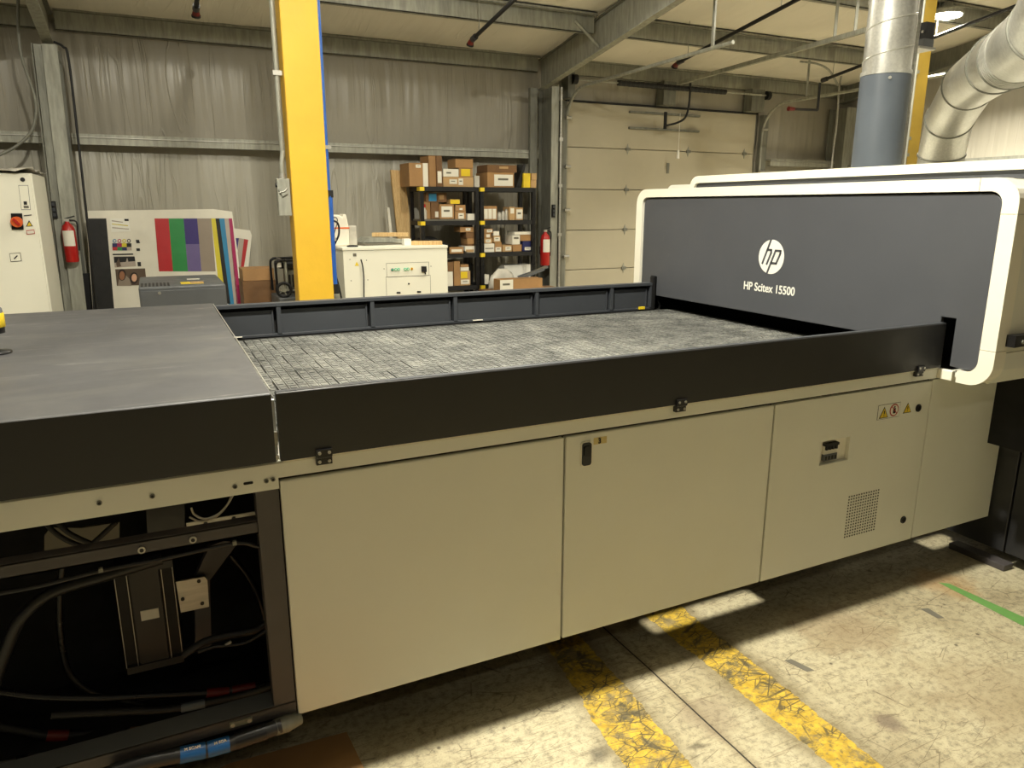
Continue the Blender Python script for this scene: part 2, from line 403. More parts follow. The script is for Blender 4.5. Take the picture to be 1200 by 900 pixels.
vinyl_sheet(XL, -.7, 0, 2.3, YB+.03, .07, 'vinyl_wall', 120, 12, b); vinyl_sheet(-.7, 4.6, 0, 2.3, YB+.03, .07, 'vinyl_wall', 260, 12, b)
vinyl_sheet(XL, -.7, 2.3, 3.35, YB+.03, .05, 'vinyl_dimmed', 120, 10, b); vinyl_sheet(-.7, 4.6, 2.3, 3.35, YB+.03, .05, 'vinyl_dimmed', 260, 10, b)
vinyl_sheet(8.25, XR, 0, 2.3, YB+.03, .05, 'vinyl_wall', 60, 8, b); vinyl_sheet(8.25, XR, 2.3, 3.35, YB+.03, .04, 'vinyl_dimmed', 60, 8, b)
vinyl_sheet(4.6, 5.0, 0, 3.35, YB+.03, .02, 'vinyl_dimmed', 10, 8, b); b.box(4.98, 8.25, YB+.02, YB+.1, 2.98, 3.4, 'vinyl_dimmed')
struct(b.build('wall_back', fix=False))
b = MB(); b.box(XR, XR+.15, YF-.2, YB+.2, 0, 6.6, 'vinyl_dimmed'); struct(b.build('wall_right'))
b = MB(); b.box(XL-.15, XL, YF-.2, YB+.2, 0, 6.6, 'vinyl_dimmed'); struct(b.build('wall_left'))
b = MB(); b.box(XL, XR, YF-.15, YF, 0, 6.6, 'vinyl_dimmed'); struct(b.build('wall_front'))
# ceiling: insulation blankets sagging between purlins
PUR = [7.36, 5.98, 4.6, 3.22, 1.84, .46, -.92, -2.3, -3.68, -5.06, -6.44]
b = MB(); k = b.mid('vinyl_ceiling'); ys = []
ed = [YB+.1]+PUR+[YF-.1]
for a, c in zip(ed, ed[1:]):
    for q in range(6): ys.append((a+(c-a)*q/6, math.sin(PI*q/6)))
ys.append((YF-.1, 0)); nx = 90
for y, sg in ys:
    for i in range(nx+1):
        x = XL+(XR-XL)*i/nx
        b.v.append((x, y, cz(y)-.05*sg*(1+.3*math.sin(x*1.1+y))-.006*math.sin(x*19+y*3)*sg))
for j in range(len(ys)-1):
    for i in range(nx):
        a = j*(nx+1)+i; b.f.append((a, a+1, a+nx+2, a+nx+1)); b.mi.append(k); b.sm.append(True)
struct(b.build('ceiling', fix=False))

# ---- roof purlins, one per line and bay
bays = [(XL+.02, -.74, 'left bay, beyond the left steel column'), (-.62, 4.54, 'middle bay, between the two steel rafters'), (4.66, XR-.02, 'right bay, above the sectional door')]
rank = ['second roof beam out from the back wall', 'third roof beam out from the back wall', 'fourth roof beam out from the back wall']
for i, y in enumerate([YB-.04]+PUR[:4]):
    for x0, x1, w in bays:
        b = MB(); z1 = cz(y)-.005; h = .2 if i else .19
        b.box(x0, x1, y-.004, y+.004, z1-h, z1, 'steel'); b.box(x0, x1, y-.07, y+.004, z1-.008, z1, 'steel_dark'); b.box(x0, x1, y-.004, y+.06, z1-h, z1-h+.008, 'steel')
        b.box(x0, x1, y+.052, y+.06, z1-h, z1-h+.025, 'steel'); b.box(x0, x1, y-.07, y-.062, z1-.03, z1, 'steel')
        b.cyl((x0, y-.075, z1-.035), (x1, y-.075, z1-.035), .006, 'steel_dark', 6)
        nm = 'eave_beam' if i == 0 else 'roof_purlin'
        r = ['galvanised eave beam where wall meets roof', 'galvanised roof purlin nearest the back wall', 'galvanised roof purlin, second out from the back wall', 'galvanised roof purlin, third out from the back wall', 'galvanised roof purlin, fourth out from the back wall'][i]
        tag(b.build(nm), r+', '+w, 'beam', 'horizontal roof beams')
# ---- rafters
for x, w in ((-.68, 'left-hand sloping steel roof rafter above the left column'), (4.6, 'sloping steel roof rafter meeting the wall beside the sectional door')):
    t = thing('roof_rafter', (x, YB-.35, 3.1), w, 'rafter', 'steel rafters')
    def sl(y0, y1, xa, xb, o0, o1, m, nm):
        b = MB(); b.prism([(y0, cz(y0, o1)), (y1, cz(y1, o1)), (y1, cz(y1, o0)), (y0, cz(y0, o0))], 'x', xa, xb, m); return b.build(nm, t)
    Y0, Y1 = (YB-.03, -4.0)
    sl(Y0, Y1, x-.005, x+.005, .06, .40, 'steel', 'web'); sl(Y0, Y1, x-.045, x+.045, .05, .062, 'steel_dark', 'upper_flange'); sl(Y0, Y1, x-.045, x+.045, .39, .402, 'steel', 'lower_flange')
    for y in (7.36, 5.98, 4.6):
        b = MB(); b.cyl((x-.3, y-.01, cz(y, .1)), (x-.01, y-.04, cz(y, .34)), .018, 'steel', 6); b.build('purlin_brace', t)
# ---- girts
for x0, x1, w in ((XL+.02, -.76, 'galvanised wall girt left of the left steel column'), (-.6, 4.5, 'long galvanised wall girt behind the yellow column and over the shelves'), (8.4, XR-.02, 'short galvanised wall girt right of the sectional door')):
    b = MB(); b.box(x0, x1, YB-.15, YB-.01, GZ1-.012, GZ1, 'steel'); b.box(x0, x1, YB-.16, YB-.15, GZ0, GZ1, 'steel'); b.box(x0, x1, YB-.15, YB-.10, GZ0, GZ0+.01, 'steel_dark'); b.box(x0, x1, YB-.172, YB-.16, GZ1-.035, GZ1-.028, 'chrome')
    if x0 > 8: pass
    tag(b.build('wall_girt'), w, 'beam', 'wall girts')
b = MB(); b.box(XR-.15, XR-.01, -4, YB-.2, 2.25, 2.262, 'steel'); b.box(XR-.16, XR-.15, -4, YB-.2, 2.16, 2.262, 'steel_dark')
tag(b.build('wall_girt'), 'galvanised wall girt on the far right-hand wall, behind the duct elbow', 'beam', 'wall girts')
b = MB(); b.prism([(YB-.1, cz(YB-.1, .02)), (-4, cz(-4, .02)), (-4, cz(-4, .3)), (YB-.1, cz(YB-.1, .3))], 'x', XR-.03, XR-.02, 'steel_dark'); b.prism([(YB-.1, cz(YB-.1, .29)), (-4, cz(-4, .29)), (-4, cz(-4, .3)), (YB-.1, cz(YB-.1, .3))], 'x', XR-.16, XR-.02, 'steel_dark')
tag(b.build('roof_rafter'), 'sloping gable rafter along the top of the far right-hand wall', 'rafter', 'steel rafters')
# ---- steel wall columns
def hcolumn(x, y0, y1, w, lean, ztop, label, post=True):
    t = thing('steel_column', (x, (y0+y1)/2, 0), label, 'column', 'steel wall columns')
    def lb(xa, xb, ya, yb, m, nm, z0=0):
        b = MB(); v = [(xa-lean, ya, z0), (xb-lean, ya, z0), (xb-lean, yb, z0), (xa-lean, yb, z0), (xa, ya, ztop), (xb, ya, ztop), (xb, yb, ztop), (xa, yb, ztop)]
        k = b.mid(m); b.v += v
        for f in ((0,3,2,1),(4,5,6,7),(0,1,5,4),(1,2,6,5),(2,3,7,6),(3,0,4,7)): b.f.append(f); b.mi.append(k); b.sm.append(False)
        return b.build(nm, t)
    lb(x-w/2, x+w/2, y0, y0+.012, 'steel', 'inner_flange'); lb(x-.005, x+.005, y0+.012, y1, 'steel_dark', 'web'); lb(x-w/2, x+w/2, y1, y1+.012, 'steel_dark', 'outer_flange')
    return t, lb
t, lb = hcolumn(-.66, 8.28, 8.62, .12, .07, 3.08, 'left galvanised steel wall column, beside the white electrical cabinet')
lb(-.79, -.725, 8.33, 8.36, 'steel', 'side_channel'); lb(-.805, -.795, 8.28, 8.36, 'steel_dark', 'side_channel_lip')
t, lb = hcolumn(4.59, 8.28, 8.62, .10, .0, 3.06, 'middle galvanised steel wall column, between the shelves and the sectional door')
lb(4.36, 4.46, 8.50, 8.56, 'steel_dark', 'side_channel')
t, lb = hcolumn(9.72, 8.3, 8.62, .2, 0, 3.1, 'right corner steel column beyond the sectional door')
# conduits on columns
b = MB(); b.tube(bez([(-.575, 8.24, .002), (-.53, 8.24, 2.2), (-.52, 8.24, 2.95), (-.55, 8.25, 3.06), (-.62, 8.27, 3.1)]), .011, 'black', 8); tag(b.build('cable_run'), 'thin black cable running down the right edge of the left steel column', 'cable')
b = MB(); b.cyl((4.655, 8.25, .002), (4.655, 8.25, 3.05), .014, 'chrome', 8)
for z in (2.45, 1.9, 1.3): b.box(4.63, 4.68, 8.235, 8.27, z-.02, z+.02, 'chrome')
tag(b.build('conduit_pipe'), 'bright metal conduit running down the middle steel column', 'conduit')
def outlet_strip(x, y, z, lab, parent_lab=None):
    t = thing('outlet_box', (x, y, z), lab, 'outlet', 'black outlet boxes on columns')
    b = MB(); b.box(x-.022, x+.022, y-.03, y, z, z+.16, 'black_gloss'); b.build('box_body', t, .004)
    for i in range(3):
        b = MB(); b.box(x-.012, x+.012, y-.034, y-.03, z+.02+i*.048, z+.05+i*.048, 'rail_grey'); b.build('socket', t)
p = at(65, 256, 'y', 8.33); outlet_strip(p.x, 8.33, p.z, 'black three-gang outlet box on the left steel column')
p = at(646.5, 255, 'y', 8.26); outlet_strip(p.x+.01, 8.25, p.z, 'black outlet box on the conduit of the middle steel column')
# ---- hanging cable loop at the left
pts = [at(a, c, 'y', 8.1) for a, c in ((22, -20), (21, 20), (24, 60), (33, 90), (41, 115), (42, 135), (36, 155), (18, 172), (-6, 184))]
b = MB(); b.tube(bez(pts), .013, 'steel_dark', 8); tag(b.build('hanging_cable'), 'grey cable hanging in a loop in front of the back wall, upper left', 'cable')
# ---- sectional overhead door
dx0, dx1, dz1 = 5.0, 8.2, 2.965
t = bpy.data.objects.new('door_1', None); COL.objects.link(t); t.location = ((dx0+dx1)/2, YB, 0); t['_w'] = list(t.location); struct(t)
zz = [0, .265, .805, 1.335, 1.87, 2.405, dz1]
for i in range(6):
    b = MB(); b.box(dx0, dx1, YB, YB+.045, zz[i]+.004, zz[i+1]-.004, 'door_white'); b.build('door_section', t, .004)
for z in zz[1:-1]:
    for hx in (5.95, 6.98, 8.02):
        b = MB(); b.prism([(hx-.025, z), (hx, z-.07), (hx+.025, z), (hx, z+.07)], 'y', YB-.008, YB, 'steel'); b.box(hx-.035, hx+.035, YB-.02, YB-.006, z-.018, z+.018, 'steel_dark'); b.build('hinge', t)
for z in (2.885, 2.68):
    b = MB(); b.box(5.95, 7.14, YB-.035, YB, z-.014, z+.014, 'steel_dark'); b.build('strut', t)
b = MB(); b.box(dx0-.02, dx1+.02, YB-.02, YB+.02, dz1, dz1+.02, 'black'); b.build('top_seal', t)
b = MB(); b.box(6.62, 6.66, YB-.012, YB, 2.1, 2.24, 'steel_dark'); b.build('handle', t)
for xs, sgn in ((4.94, -1), (8.27, 1)):
    b = MB(); b.box(xs-.09*(sgn < 0), xs+.09*(sgn > 0)-.0, YB-.10, YB-.0, 0, 2.95, 'steel_dark'); b.build('jamb_angle', t)
    b = MB(); pts = [(xs, 8.62, 0), (xs, 8.62, 2.6)]+[(xs, 8.62-.42*(1-math.cos(a)), 2.66+.42*math.sin(a)) for a in [PI/2*i/8 for i in range(9)]]+[(xs, 5.6, 3.1)]
    b.tube(pts, .02, 'steel', 6); b.build('track', t)
    if sgn > 0: b = MB(); b.box(xs-.028, xs+.028, 5.58, 5.61, 3.07, 3.14, 'steel'); b.build('track_stop', t)
    for z in (.5, 1.0, 1.6, 2.15, 2.75):
        b = MB(); b.cyl((xs-.03, 8.58, z), (xs+.05, 8.58, z), .022, 'chrome', 10); b.build('roller', t)
b = MB(); b.cyl((4.95, 8.5, 3.2), (8.3, 8.5, 3.2), .0127, 'steel', 8); b.build('shaft', t)
b = MB(); b.cyl((5.63, 8.5, 3.2), (7.42, 8.5, 3.2), .034, 'black', 12)
for i in range(24): b.cyl((5.66+i*.073, 8.5, 3.2), (5.67+i*.073, 8.5, 3.2), .037, 'rail_black', 12)
b.build('torsion_spring', t)
for xa, xb in ((6.38, 6.58), (7.93, 8.17), (4.9, 5.0)):
    b = MB(); b.box(xa, xb, 8.52, YB-.02, 2.98, 3.28, 'steel_dark'); b.build('bearing_plate', t)
for xa in (4.98, 8.2):
    b = MB(); b.cyl((xa-.03, 8.5, 3.2), (xa+.03, 8.5, 3.2), .06, 'black', 14); b.build('cable_drum', t)
for xa in (4.97,):
    b = MB(); b.box(xa-.01, xa+.01, 5.9, 5.93, 3.1, cz(5.9), 'steel'); b.build('track_hanger', t)
# opener rail
t = thing('door_opener_rail', (6.6, 8.4, 3.2), 'long steel door-opener rail running out from above the sectional door', 'rail')
b = MB(); b.prism([(8.45, 3.24), (5.2, 3.34), (5.2, 3.385), (8.45, 3.285)], 'x', 6.58, 6.625, 'steel'); b.build('rail', t)
b = MB(); b.tube(bez([(6.56, 8.2, 3.22), (6.57, 8.22, 2.95), (6.56, 8.27, 2.8), (6.5, 8.35, 2.74), (6.38, 8.45, 2.70)]), .014, 'black', 8); b.box(6.36, 6.4, 8.45, 8.47, 2.66, 2.88, 'black'); b.build('trolley_arm', t)
for xx, yy in ((6.6, 5.95), (6.6, 5.7)):
    b = MB(); b.box(xx-.02, xx+.02, yy, yy+.006, 3.33, cz(yy), 'steel'); b.build('hanger_strap', t)
p0 = at(796, 155, 'y', 8.4); p1 = at(795, 176, 'y', 8.4)
t = thing('release_cord', tuple(p1), 'thin pull cord with pale plastic handle hanging at the door opener', 'cord')
b = MB(); b.cyl(p0+Vector((0, 0, .25)), p1, .004, 'paper', 6); b.build('cord', t)
b = MB(); b.cyl(p1-Vector((0, 0, .11)), p1, .022, 'white', 10, .014); b.build('handle', t)
# ---- hanging straps from roof and little fittings
for (a, c, d, e, nm, lab) in ((889, 60, 893, -5, 'hanger_strap', 'perforated steel hanger strap from the roof, left of the pair'), (950, 58, 955, 2, 'hanger_strap', 'plain steel hanger strap from the roof, right of the pair')):
    q = at(a, c, 'x', 8.2); z = cz(q.y)
    b = MB(); b.box(q.x-.018, q.x+.018, q.y, q.y+.006, 3.1, z-.01, 'steel')
    if c == 60:
        for i in range(16): b.box(q.x-.008, q.x+.008, q.y-.002, q.y, 3.13+i*.04, 3.15+i*.04, 'black')
    tag(b.build(nm), lab, 'strap', 'roof hanger straps')
# ---- fire sprinkler pipes following the roof slope
def sprinkler(a, c, off, ylen, lab, r=.02, elbow=False):
    d = fw*FPX + rt*(a-600) - up*(c-450)
    tt = (CZ0-off+CP_*YB-CH)/(d.z+CP_*d.y); p = CP+d*tt
    q = Vector((p.x, p.y-ylen, p.z+CP_*ylen))
    t = thing('sprinkler_pipe', tuple(p), lab, 'pipe', 'black sprinkler pipes')
    b = MB(); b.cyl(p, q, r, 'black', 12); b.build('pipe', t)
    b = MB(); b.cyl(p+Vector((0, .05, -.008)), p+Vector((0, -.03, .004)), r*1.5, 'rail_black', 12); b.build('coupling', t)
    for s_ in (.12, 1.5):
        if s_ < ylen:
            b = MB(); h = p+Vector((0, -s_, CP_*s_)); b.cyl(h, (h.x, h.y, cz(h.y)), .004, 'steel', 6); b.build('hanger_rod', t)
    hd = p+Vector((0, .06, -.01))
    b = MB()
    if elbow:
        e1 = hd+Vector((0, .02, -.02)); e2 = e1+Vector((0, 0, -.34)); e3 = e2+Vector((-.42, 0, -.01))
        b.tube([e1, e2], .016, 'black', 10); b.build('drop_pipe', t); b = MB(); b.tube([e2, e3], .016, 'black', 10); b.build('arm_pipe', t)
        b = MB(); b.cyl(e3, e3+Vector((-.1, 0, .0)), .022, 'red_dark', 10, .03); b.build('sprinkler_head', t)
    else:
        b.cyl(hd, hd+Vector((0, .05, -.03)), .024, 'red_dark', 10, .034); b.cyl(hd+Vector((0, .05, -.03)), hd+Vector((0, .06, -.045)), .038, 'black', 10); b.build('sprinkler_head', t)
sprinkler(556, 44, .4, 7, 'black sprinkler pipe with end head, over the shelves at the roof centre')
sprinkler(798, 71.5, .4, 9, 'black sprinkler pipe with end head, in front of the sectional door')
sprinkler(967, 93, .4, 9, 'black sprinkler pipe with a dropped elbow, right of the sectional door', elbow=True)
sprinkler(230, 8, .4, 6, 'black sprinkler pipe with end head, over the colour test boards')
# conduit curve near right gable
b = MB(); pts = [at(a, c, 'y', 8.2) for a, c in ((975, 190), (980, 150), (984, 100), (988, 82))]; pts = [Vector((pts[0].x, pts[0].y, .002))]+pts; b.tube(bez(pts), .014, 'chrome', 8); tag(b.build('conduit_pipe'), 'thin conduit rising beside the right corner column', 'conduit')
b = MB(); pts = [at(a, c, 'y', 7.6) for a, c in ((938, 72), (958, 75), (972, 83), (982, 100))]; b.tube(bez(pts), .014, 'steel', 8); tag(b.build('conduit_pipe'), 'bent conduit under the roof near the right corner', 'conduit')
# ---- visible round roof lamp
q = at(1108, 16, 'z', 3.74)
t = thing('high_bay_lamp', (q.x, q.y, 3.72), 'round glowing high-bay lamp hanging from the roof, upper right', 'lamp')
b = MB(); b.cyl((q.x, q.y, 3.706), (q.x, q.y, 3.722), .165, 'lamp', 32); b.build('lens', t)
b = MB(); b.lathe([(.175, 0), (.18, .03), (.17, .055), (.07, .075), (.06, .13), (.0, .135)], (q.x, q.y, 3.722), 'steel', 28); b.build('housing', t)
b = MB(); b.cyl((q.x, q.y, 3.85), (q.x, q.y, cz(q.y)+.0), .006, 'steel_dark', 6); b.build('hanging_rod', t)
LAMP2 = q.copy()

# ================================================================== FLOOR MARKS
def floor_quad(nm, pts, m, lab, cat, h=.0012, group=None):
    b = MB(); b.prism([(p[0], p[1]) for p in pts], 'z', .0005, h, m); return tag(b.build(nm), lab, cat, group)
floor_quad('floor_tape', [(3.034, 1.856), (3.068, 1.83), (3.085, 1.40), (3.02, .9), (2.965, .9), (3.008, 1.45)], 'green', 'strip of green tape stuck on the concrete floor', 'tape')
for pts, w in (([(2.755, 1.745), (2.79, 1.735), (2.78, 1.655), (2.752, 1.665)], 'small grey tape strip on the floor, between the green tape and the cabinet'), ([(1.965, 1.727), (1.995, 1.722), (2.018, 1.635), (1.988, 1.64)], 'small grey tape strip on the floor beside the yellow line')):
    floor_quad('tape_scrap', pts, 'tape_grey', w, 'tape', group='grey tape scraps on the floor')
b = MB(); b.prism([(.40, 2.052), (.05, 2.07), (-.25, 2.0), (-.3, 1.2), (.44, 1.2), (.41, 1.88)], 'z', .002, .006, 'card'); tag(b.build('cardboard_sheet'), 'flat brown cardboard sheet lying on the floor under the machine edge', 'cardboard')

# ================================================================== PRINTER
pr = thing('flatbed_printer', (1.4, 2.9, 0), 'huge flatbed printer with cream doors, dark grey rails and ribbed bed', 'printer')
FY = 1.92
# --- side doors
b = MB(); b.box(.240, 1.112, FY, FY+.022, .216, .936, 'cream'); b.build('side_door', pr, .004)
b = MB(); b.box(1.119, 2.003, FY, FY+.022, .218, .936, 'cream'); d2 = b.build('side_door', pr, .004)
b = MB(); b.prism(rrect(1.172, 1.214, .829, .914, .012), 'y', FY-.005, FY+.004, 'cream_lit'); b.prism(rrect(1.176, 1.210, .833, .910, .009), 'y', FY-.009, FY-.002, 'black_gloss')
b.prism(rrect(1.181, 1.205, .865, .900, .006), 'y', FY-.013, FY-.008, 'black'); b.build('handle', d2)
b = MB(); b.box(1.222, 1.272, FY-.0008, FY, .897, .920, 'sticker'); b.build('number_sticker', d2)
o = text_obj('3', 'number', d2, (1.238, FY-.002, .9), (1, 0, 0), (0, 0, 1), .017, 'ink', .001, bold=.0006)
# door with breaker recess
rx0, rx1, rz0, rz1 = 2.268, 2.428, .658, .757
b = MB(); X0, X1, Z0, Z1 = 2.010, 2.889, .219, .936
b.box(X0, rx0, FY, FY+.022, Z0, Z1, 'cream'); b.box(rx1, X1, FY, FY+.022, Z0, Z1, 'cream'); b.box(rx0, rx1, FY, FY+.022, Z0, rz0, 'cream'); b.box(rx0, rx1, FY, FY+.022, rz1, Z1, 'cream')
b.box(rx0-.002, rx1+.002, FY+.018, FY+.021, rz0-.002, rz1+.002, 'cream_lit')  # recess back in the lighter cream, its brightness put into the colour
d3 = b.build('side_door', pr)
b = MB(); b.box(2.298, 2.368, FY+.008, FY+.018, .672, .742, 'paper'); b.box(2.297, 2.369, FY+.005, FY+.018, .670, .697, 'grey_case'); b.box(2.297, 2.369, FY-.001, FY+.018, .732, .742, 'black')
for i in range(4): b.box(2.302+i*.0175, 2.312+i*.0175, FY+.001, FY+.018, .716, .733, 'black'); b.box(2.303+i*.0175, 2.312+i*.0175, FY+.003, FY+.006, .675, .690, 'black')
b.build('circuit_breaker', d3)
b = MB()
for i in range(13):
    for j in range(15):
        cx, czz = 2.462+i*.0146, .314+j*.0128
        b.prism([(cx+.0036*math.cos(a*PI/3), czz+.0036*math.sin(a*PI/3)) for a in range(6)], 'y', FY-.0012, FY, 'void_shade')
b.build('vent_holes', d3)
for z in (.828, .323):
    b = MB(); b.cyl((2.82, FY-.004, z), (2.82, FY+.002, z), .0165, 'black_gloss', 18); b.cyl((2.82, FY-.006, z), (2.82, FY-.004, z), .010, 'void_shade', 12); b.build('door_lock', d3)
def warn_tri(b, cx, z, s, y, inner=True):
    b.prism([(cx-s, z), (cx+s, z), (cx, z+1.75*s)], 'y', y-.001, y, 'ink')
    k = .8; b.prism([(cx-s*k, z+s*.13), (cx+s*k, z+s*.13), (cx, z+1.55*s)], 'y', y-.0016, y-.001, 'label_yellow')
    b.prism([(cx-s*.08, z+s*.6), (cx+s*.08, z+s*.6), (cx+s*.1, z+s*1.15), (cx-s*.1, z+s*1.15)], 'y', y-.0022, y-.0016, 'ink'); b.box(cx-s*.08, cx+s*.08, y-.0022, y-.0016, z+s*.3, z+s*.45, 'ink')
b = MB(); b.box(2.572, 2.705, FY-.0008, FY, .806, .868, 'ink'); b.box(2.5735, 2.7035, FY-.0014, FY-.0008, .8075, .8665, 'cream'); warn_tri(b, 2.608, .811, .027, FY-.0014)
n = 24
for R_, m_, e in ((.0265, 'red', .0024), (.0215, 'cream_lit', .003)):
    b.prism([(2.668+R_*math.cos(2*PI*i/n), .838+R_*math.sin(2*PI*i/n)) for i in range(n)], 'y', FY-e, FY-.001, m_)
b.box(2.661, 2.675, FY-.0036, FY-.003, .824, .846, 'ink'); b.box(2.664, 2.672, FY-.0036, FY-.003, .848, .855, 'ink')
b.box(2.646, 2.69, FY-.0042, FY-.0036, .836, .8395, 'red', Matrix.Rotation(.78, 3, 'Y')); b.build('warning_label', d3)
b = MB(); warn_tri(b, 2.752, .815, .025, FY); b.build('warning_label', d3)
# end panel under the gantry
b = MB(); b.box(2.896, 3.44, FY, FY+.022, .219, .942, 'cream'); b.build('end_panel', pr, .003)
b = MB(); b.box(3.45, 4.6, 1.835, FY+.2, .07, .944, 'rail_black'); b.box(3.452, 4.6, 1.25, 1.828, .07, .944, 'rail_black'); b.build('gantry_pedestal', pr, .003)
b = MB(); b.box(3.40, 3.47, 1.79, 2.06, .0, .03, 'frame_dark'); b.build('pedestal_foot', pr, .004)
# --- long cream beam
b = MB(); b.prism([(1.912, .950), (1.912, .990), (1.916, .994), (1.99, .994), (1.99, .945), (1.93, .945), (1.93, .950)], 'x', .236, 2.90, 'cream')
b.prism([(1.912, .920), (1.912, .990), (1.916, .994), (1.99, .994), (1.99, .918), (1.93, .918)], 'x', -1.7, .236, 'cream')
bm_ = b.build('cream_beam', pr)
b = MB(); b.box(2.902, 2.925, 1.85, 1.93, .950, .992, 'cream_lit'); b.build('beam_end_cap', bm_, .003)
for x, z in ((-.18, .956), (-.065, .953), (.127, .945), (.205, .947), (.222, .949)):
    b = MB(); b.cyl((x, 1.908, z), (x, 1.914, z), .006, 'steel_dark', 10); b.cyl((x, 1.9065, z), (x, 1.908, z), .0035, 'black', 8); b.build('screw', bm_)
b = MB(); b.prism(rrect(.148, .172, .945, .952, .003, 3), 'y', 1.9105, 1.912, 'void_shade'); b.build('slot_hole', bm_)
# --- front rail and clips
b = MB(); b.prism([(1.898, .999), (1.898, 1.182), (1.901, 1.185), (1.921, 1.185), (1.921, .999)], 'x', .244, 2.897, 'rail_black'); fr = b.build('front_rail', pr, .0015)
b = MB(); b.box(.246, 2.895, 1.901, 1.9215, 1.1848, 1.1862, 'rail_grey'); b.build('rail_edge_highlight', fr)  # lighter strip painting the lamp highlight along the rail's top edge
b = MB(); b.box(.250, 2.895, 1.905, 1.925, .9945, .9985, 'cream_lit'); b.build('sealing_strip', fr)
for x in (.356, 1.551, 2.768):
    b = MB(); b.box(x-.021, x+.021, 1.889, 1.899, .999, 1.018, 'black_gloss'); b.box(x-.021, x+.021, 1.896, 1.911, .974, .997, 'black_gloss'); b.cyl((x-.02, 1.894, .998), (x+.02, 1.894, .998), .005, 'black_gloss', 8)
    for sx in (-.013, .013):
        b.cyl((x+sx, 1.887, 1.009), (x+sx, 1.89, 1.009), .0045, 'chrome', 10); b.cyl((x+sx, 1.893, .983), (x+sx, 1.897, .983), .0045, 'chrome', 10)
    b.build('rail_hinge', fr)
# --- loading table on the left
b = MB(); b.prism([(1.900, 1.0), (1.900, 1.181), (1.904, 1.185), (3.885, 1.185), (3.885, 1.0)], 'x', -1.7, .2325, 'table_top')
lt = b.build('loading_table', pr, .003)
b = MB(); b.box(-1.7, .2322, 1.8975, 1.8995, 1.0, 1.1815, 'rail_black'); b.build('front_skirt', lt)
b = MB(); b.box(.2335, .2425, 1.925, 1.94, 1.0, 1.16, 'white'); b.box(.2335, .2425, 1.915, 1.925, 1.04, 1.075, 'chrome'); b.box(.2335, .2425, 1.913, 1.923, 1.0, 1.012, 'white'); b.build('foam_seal', lt)
b = MB(); b.cyl((.236, 1.94, 1.185), (.236, 3.85, 1.185), .0022, 'chrome', 6); b.build('edge_strip', lt)
q = Vector((-.505, 2.83, 1.186)); b = MB(); b.lathe([(.055, 0), (.055, .006), (.03, .01), (.022, .012)], q, 'black_gloss', 24); b.lathe([(.022, .012), (.018, .05), (.018, .06), (.044, .066), (.046, .085)], q, 'black_gloss', 20); b.lathe([(.046, .131), (.044, .145), (.03, .158), (.01, .162)], q, 'grey_case', 24); es = b.build('emergency_stop', lt)
b = MB(); b.lathe([(.0465, .085), (.048, .087), (.048, .129), (.0465, .131)], q, 'label_yellow', 24); b.build('yellow_collar', es)
# --- rear rail with recessed bays
b = MB(); RY = 3.9
b.box(.238, 2.9, RY-.008, RY+.045, 1.150, 1.168, 'rail_grey'); b.box(.238, 2.9, RY, RY+.045, .995, 1.008, 'rail_grey'); b.box(.238, 2.9, RY+.04, RY+.045, 1.008, 1.150, 'void_shade')
rr = b.build('rear_rail', pr, .0015)
px_ = [.238, .548, 1.040, 1.525, 2.052, 2.588, 2.893]
for x in px_:
    b = MB(); b.box(x-.011, x+.011, RY-.004, RY+.042, 1.008, 1.150, 'rail_grey'); b.build('rail_post', rr, .001)
for a, c in zip(px_, px_[1:]):
    b = MB(); b.box(a+.0115, c-.026, RY+.018, RY+.022, 1.008, 1.130, 'rail_grey'); b.box(c-.034, c-.026, RY+.010, RY+.022, 1.008, 1.130, 'rail_grey'); b.build('rail_panel', rr, .001)
b = MB(); b.box(2.893, 2.911, RY-.018, RY+.018, .998, 1.205, 'black'); b.build('rail_end_bracket', rr)
b = MB(); b.box(2.79, 2.835, RY-.02, RY-.004, 1.0, 1.017, 'label_yellow'); b.build('yellow_tag', rr, .002)
for x in (.30, 1.63):
    b = MB(); b.box(x, x+.06, RY-.012, RY-.003, 1.003, 1.008, 'paper'); b.build('label_strip', rr)
# --- bed: rubber cell belt
b = MB(); b.box(.24, 3.045, 2.2, RY+.03, .965, .990, 'bed_under')
rnd = random.Random(3)
cw, chh = .0375, .082
ny = int((3.892-2.2)/chh); nxx = int((3.04-.25)/cw)
for j in range(ny):
    y0 = 2.202+j*chh; offs = (j // 2) % 2*3
    for i in range(nxx):
        x0 = .25+i*cw; endc = (i+offs) % 6 == 5; first = (i+offs) % 6 == 0
        z = .9965+rnd.uniform(-.0006, .0012)
        x1 = x0+cw-(.0075 if endc else .003)
        b.box(x0, x1, y0, y0+chh-.006, .988, z-.0016, 'bed')
        b.box(x0+.006, x1-.008, y0+.014, y0+chh-.03, z-.0016, z+.0012, 'bed')
        b.box(x0+.004, x1-.003, y0+chh-.020, y0+chh-.010, z-.0016, z+.0004, 'bed')
bd = b.build('printing_bed', pr, fix=False)
b = MB(); b.box(.244, .262, 1.925, 3.89, .996, 1.0, 'chrome'); b.build('edge_strip', bd)
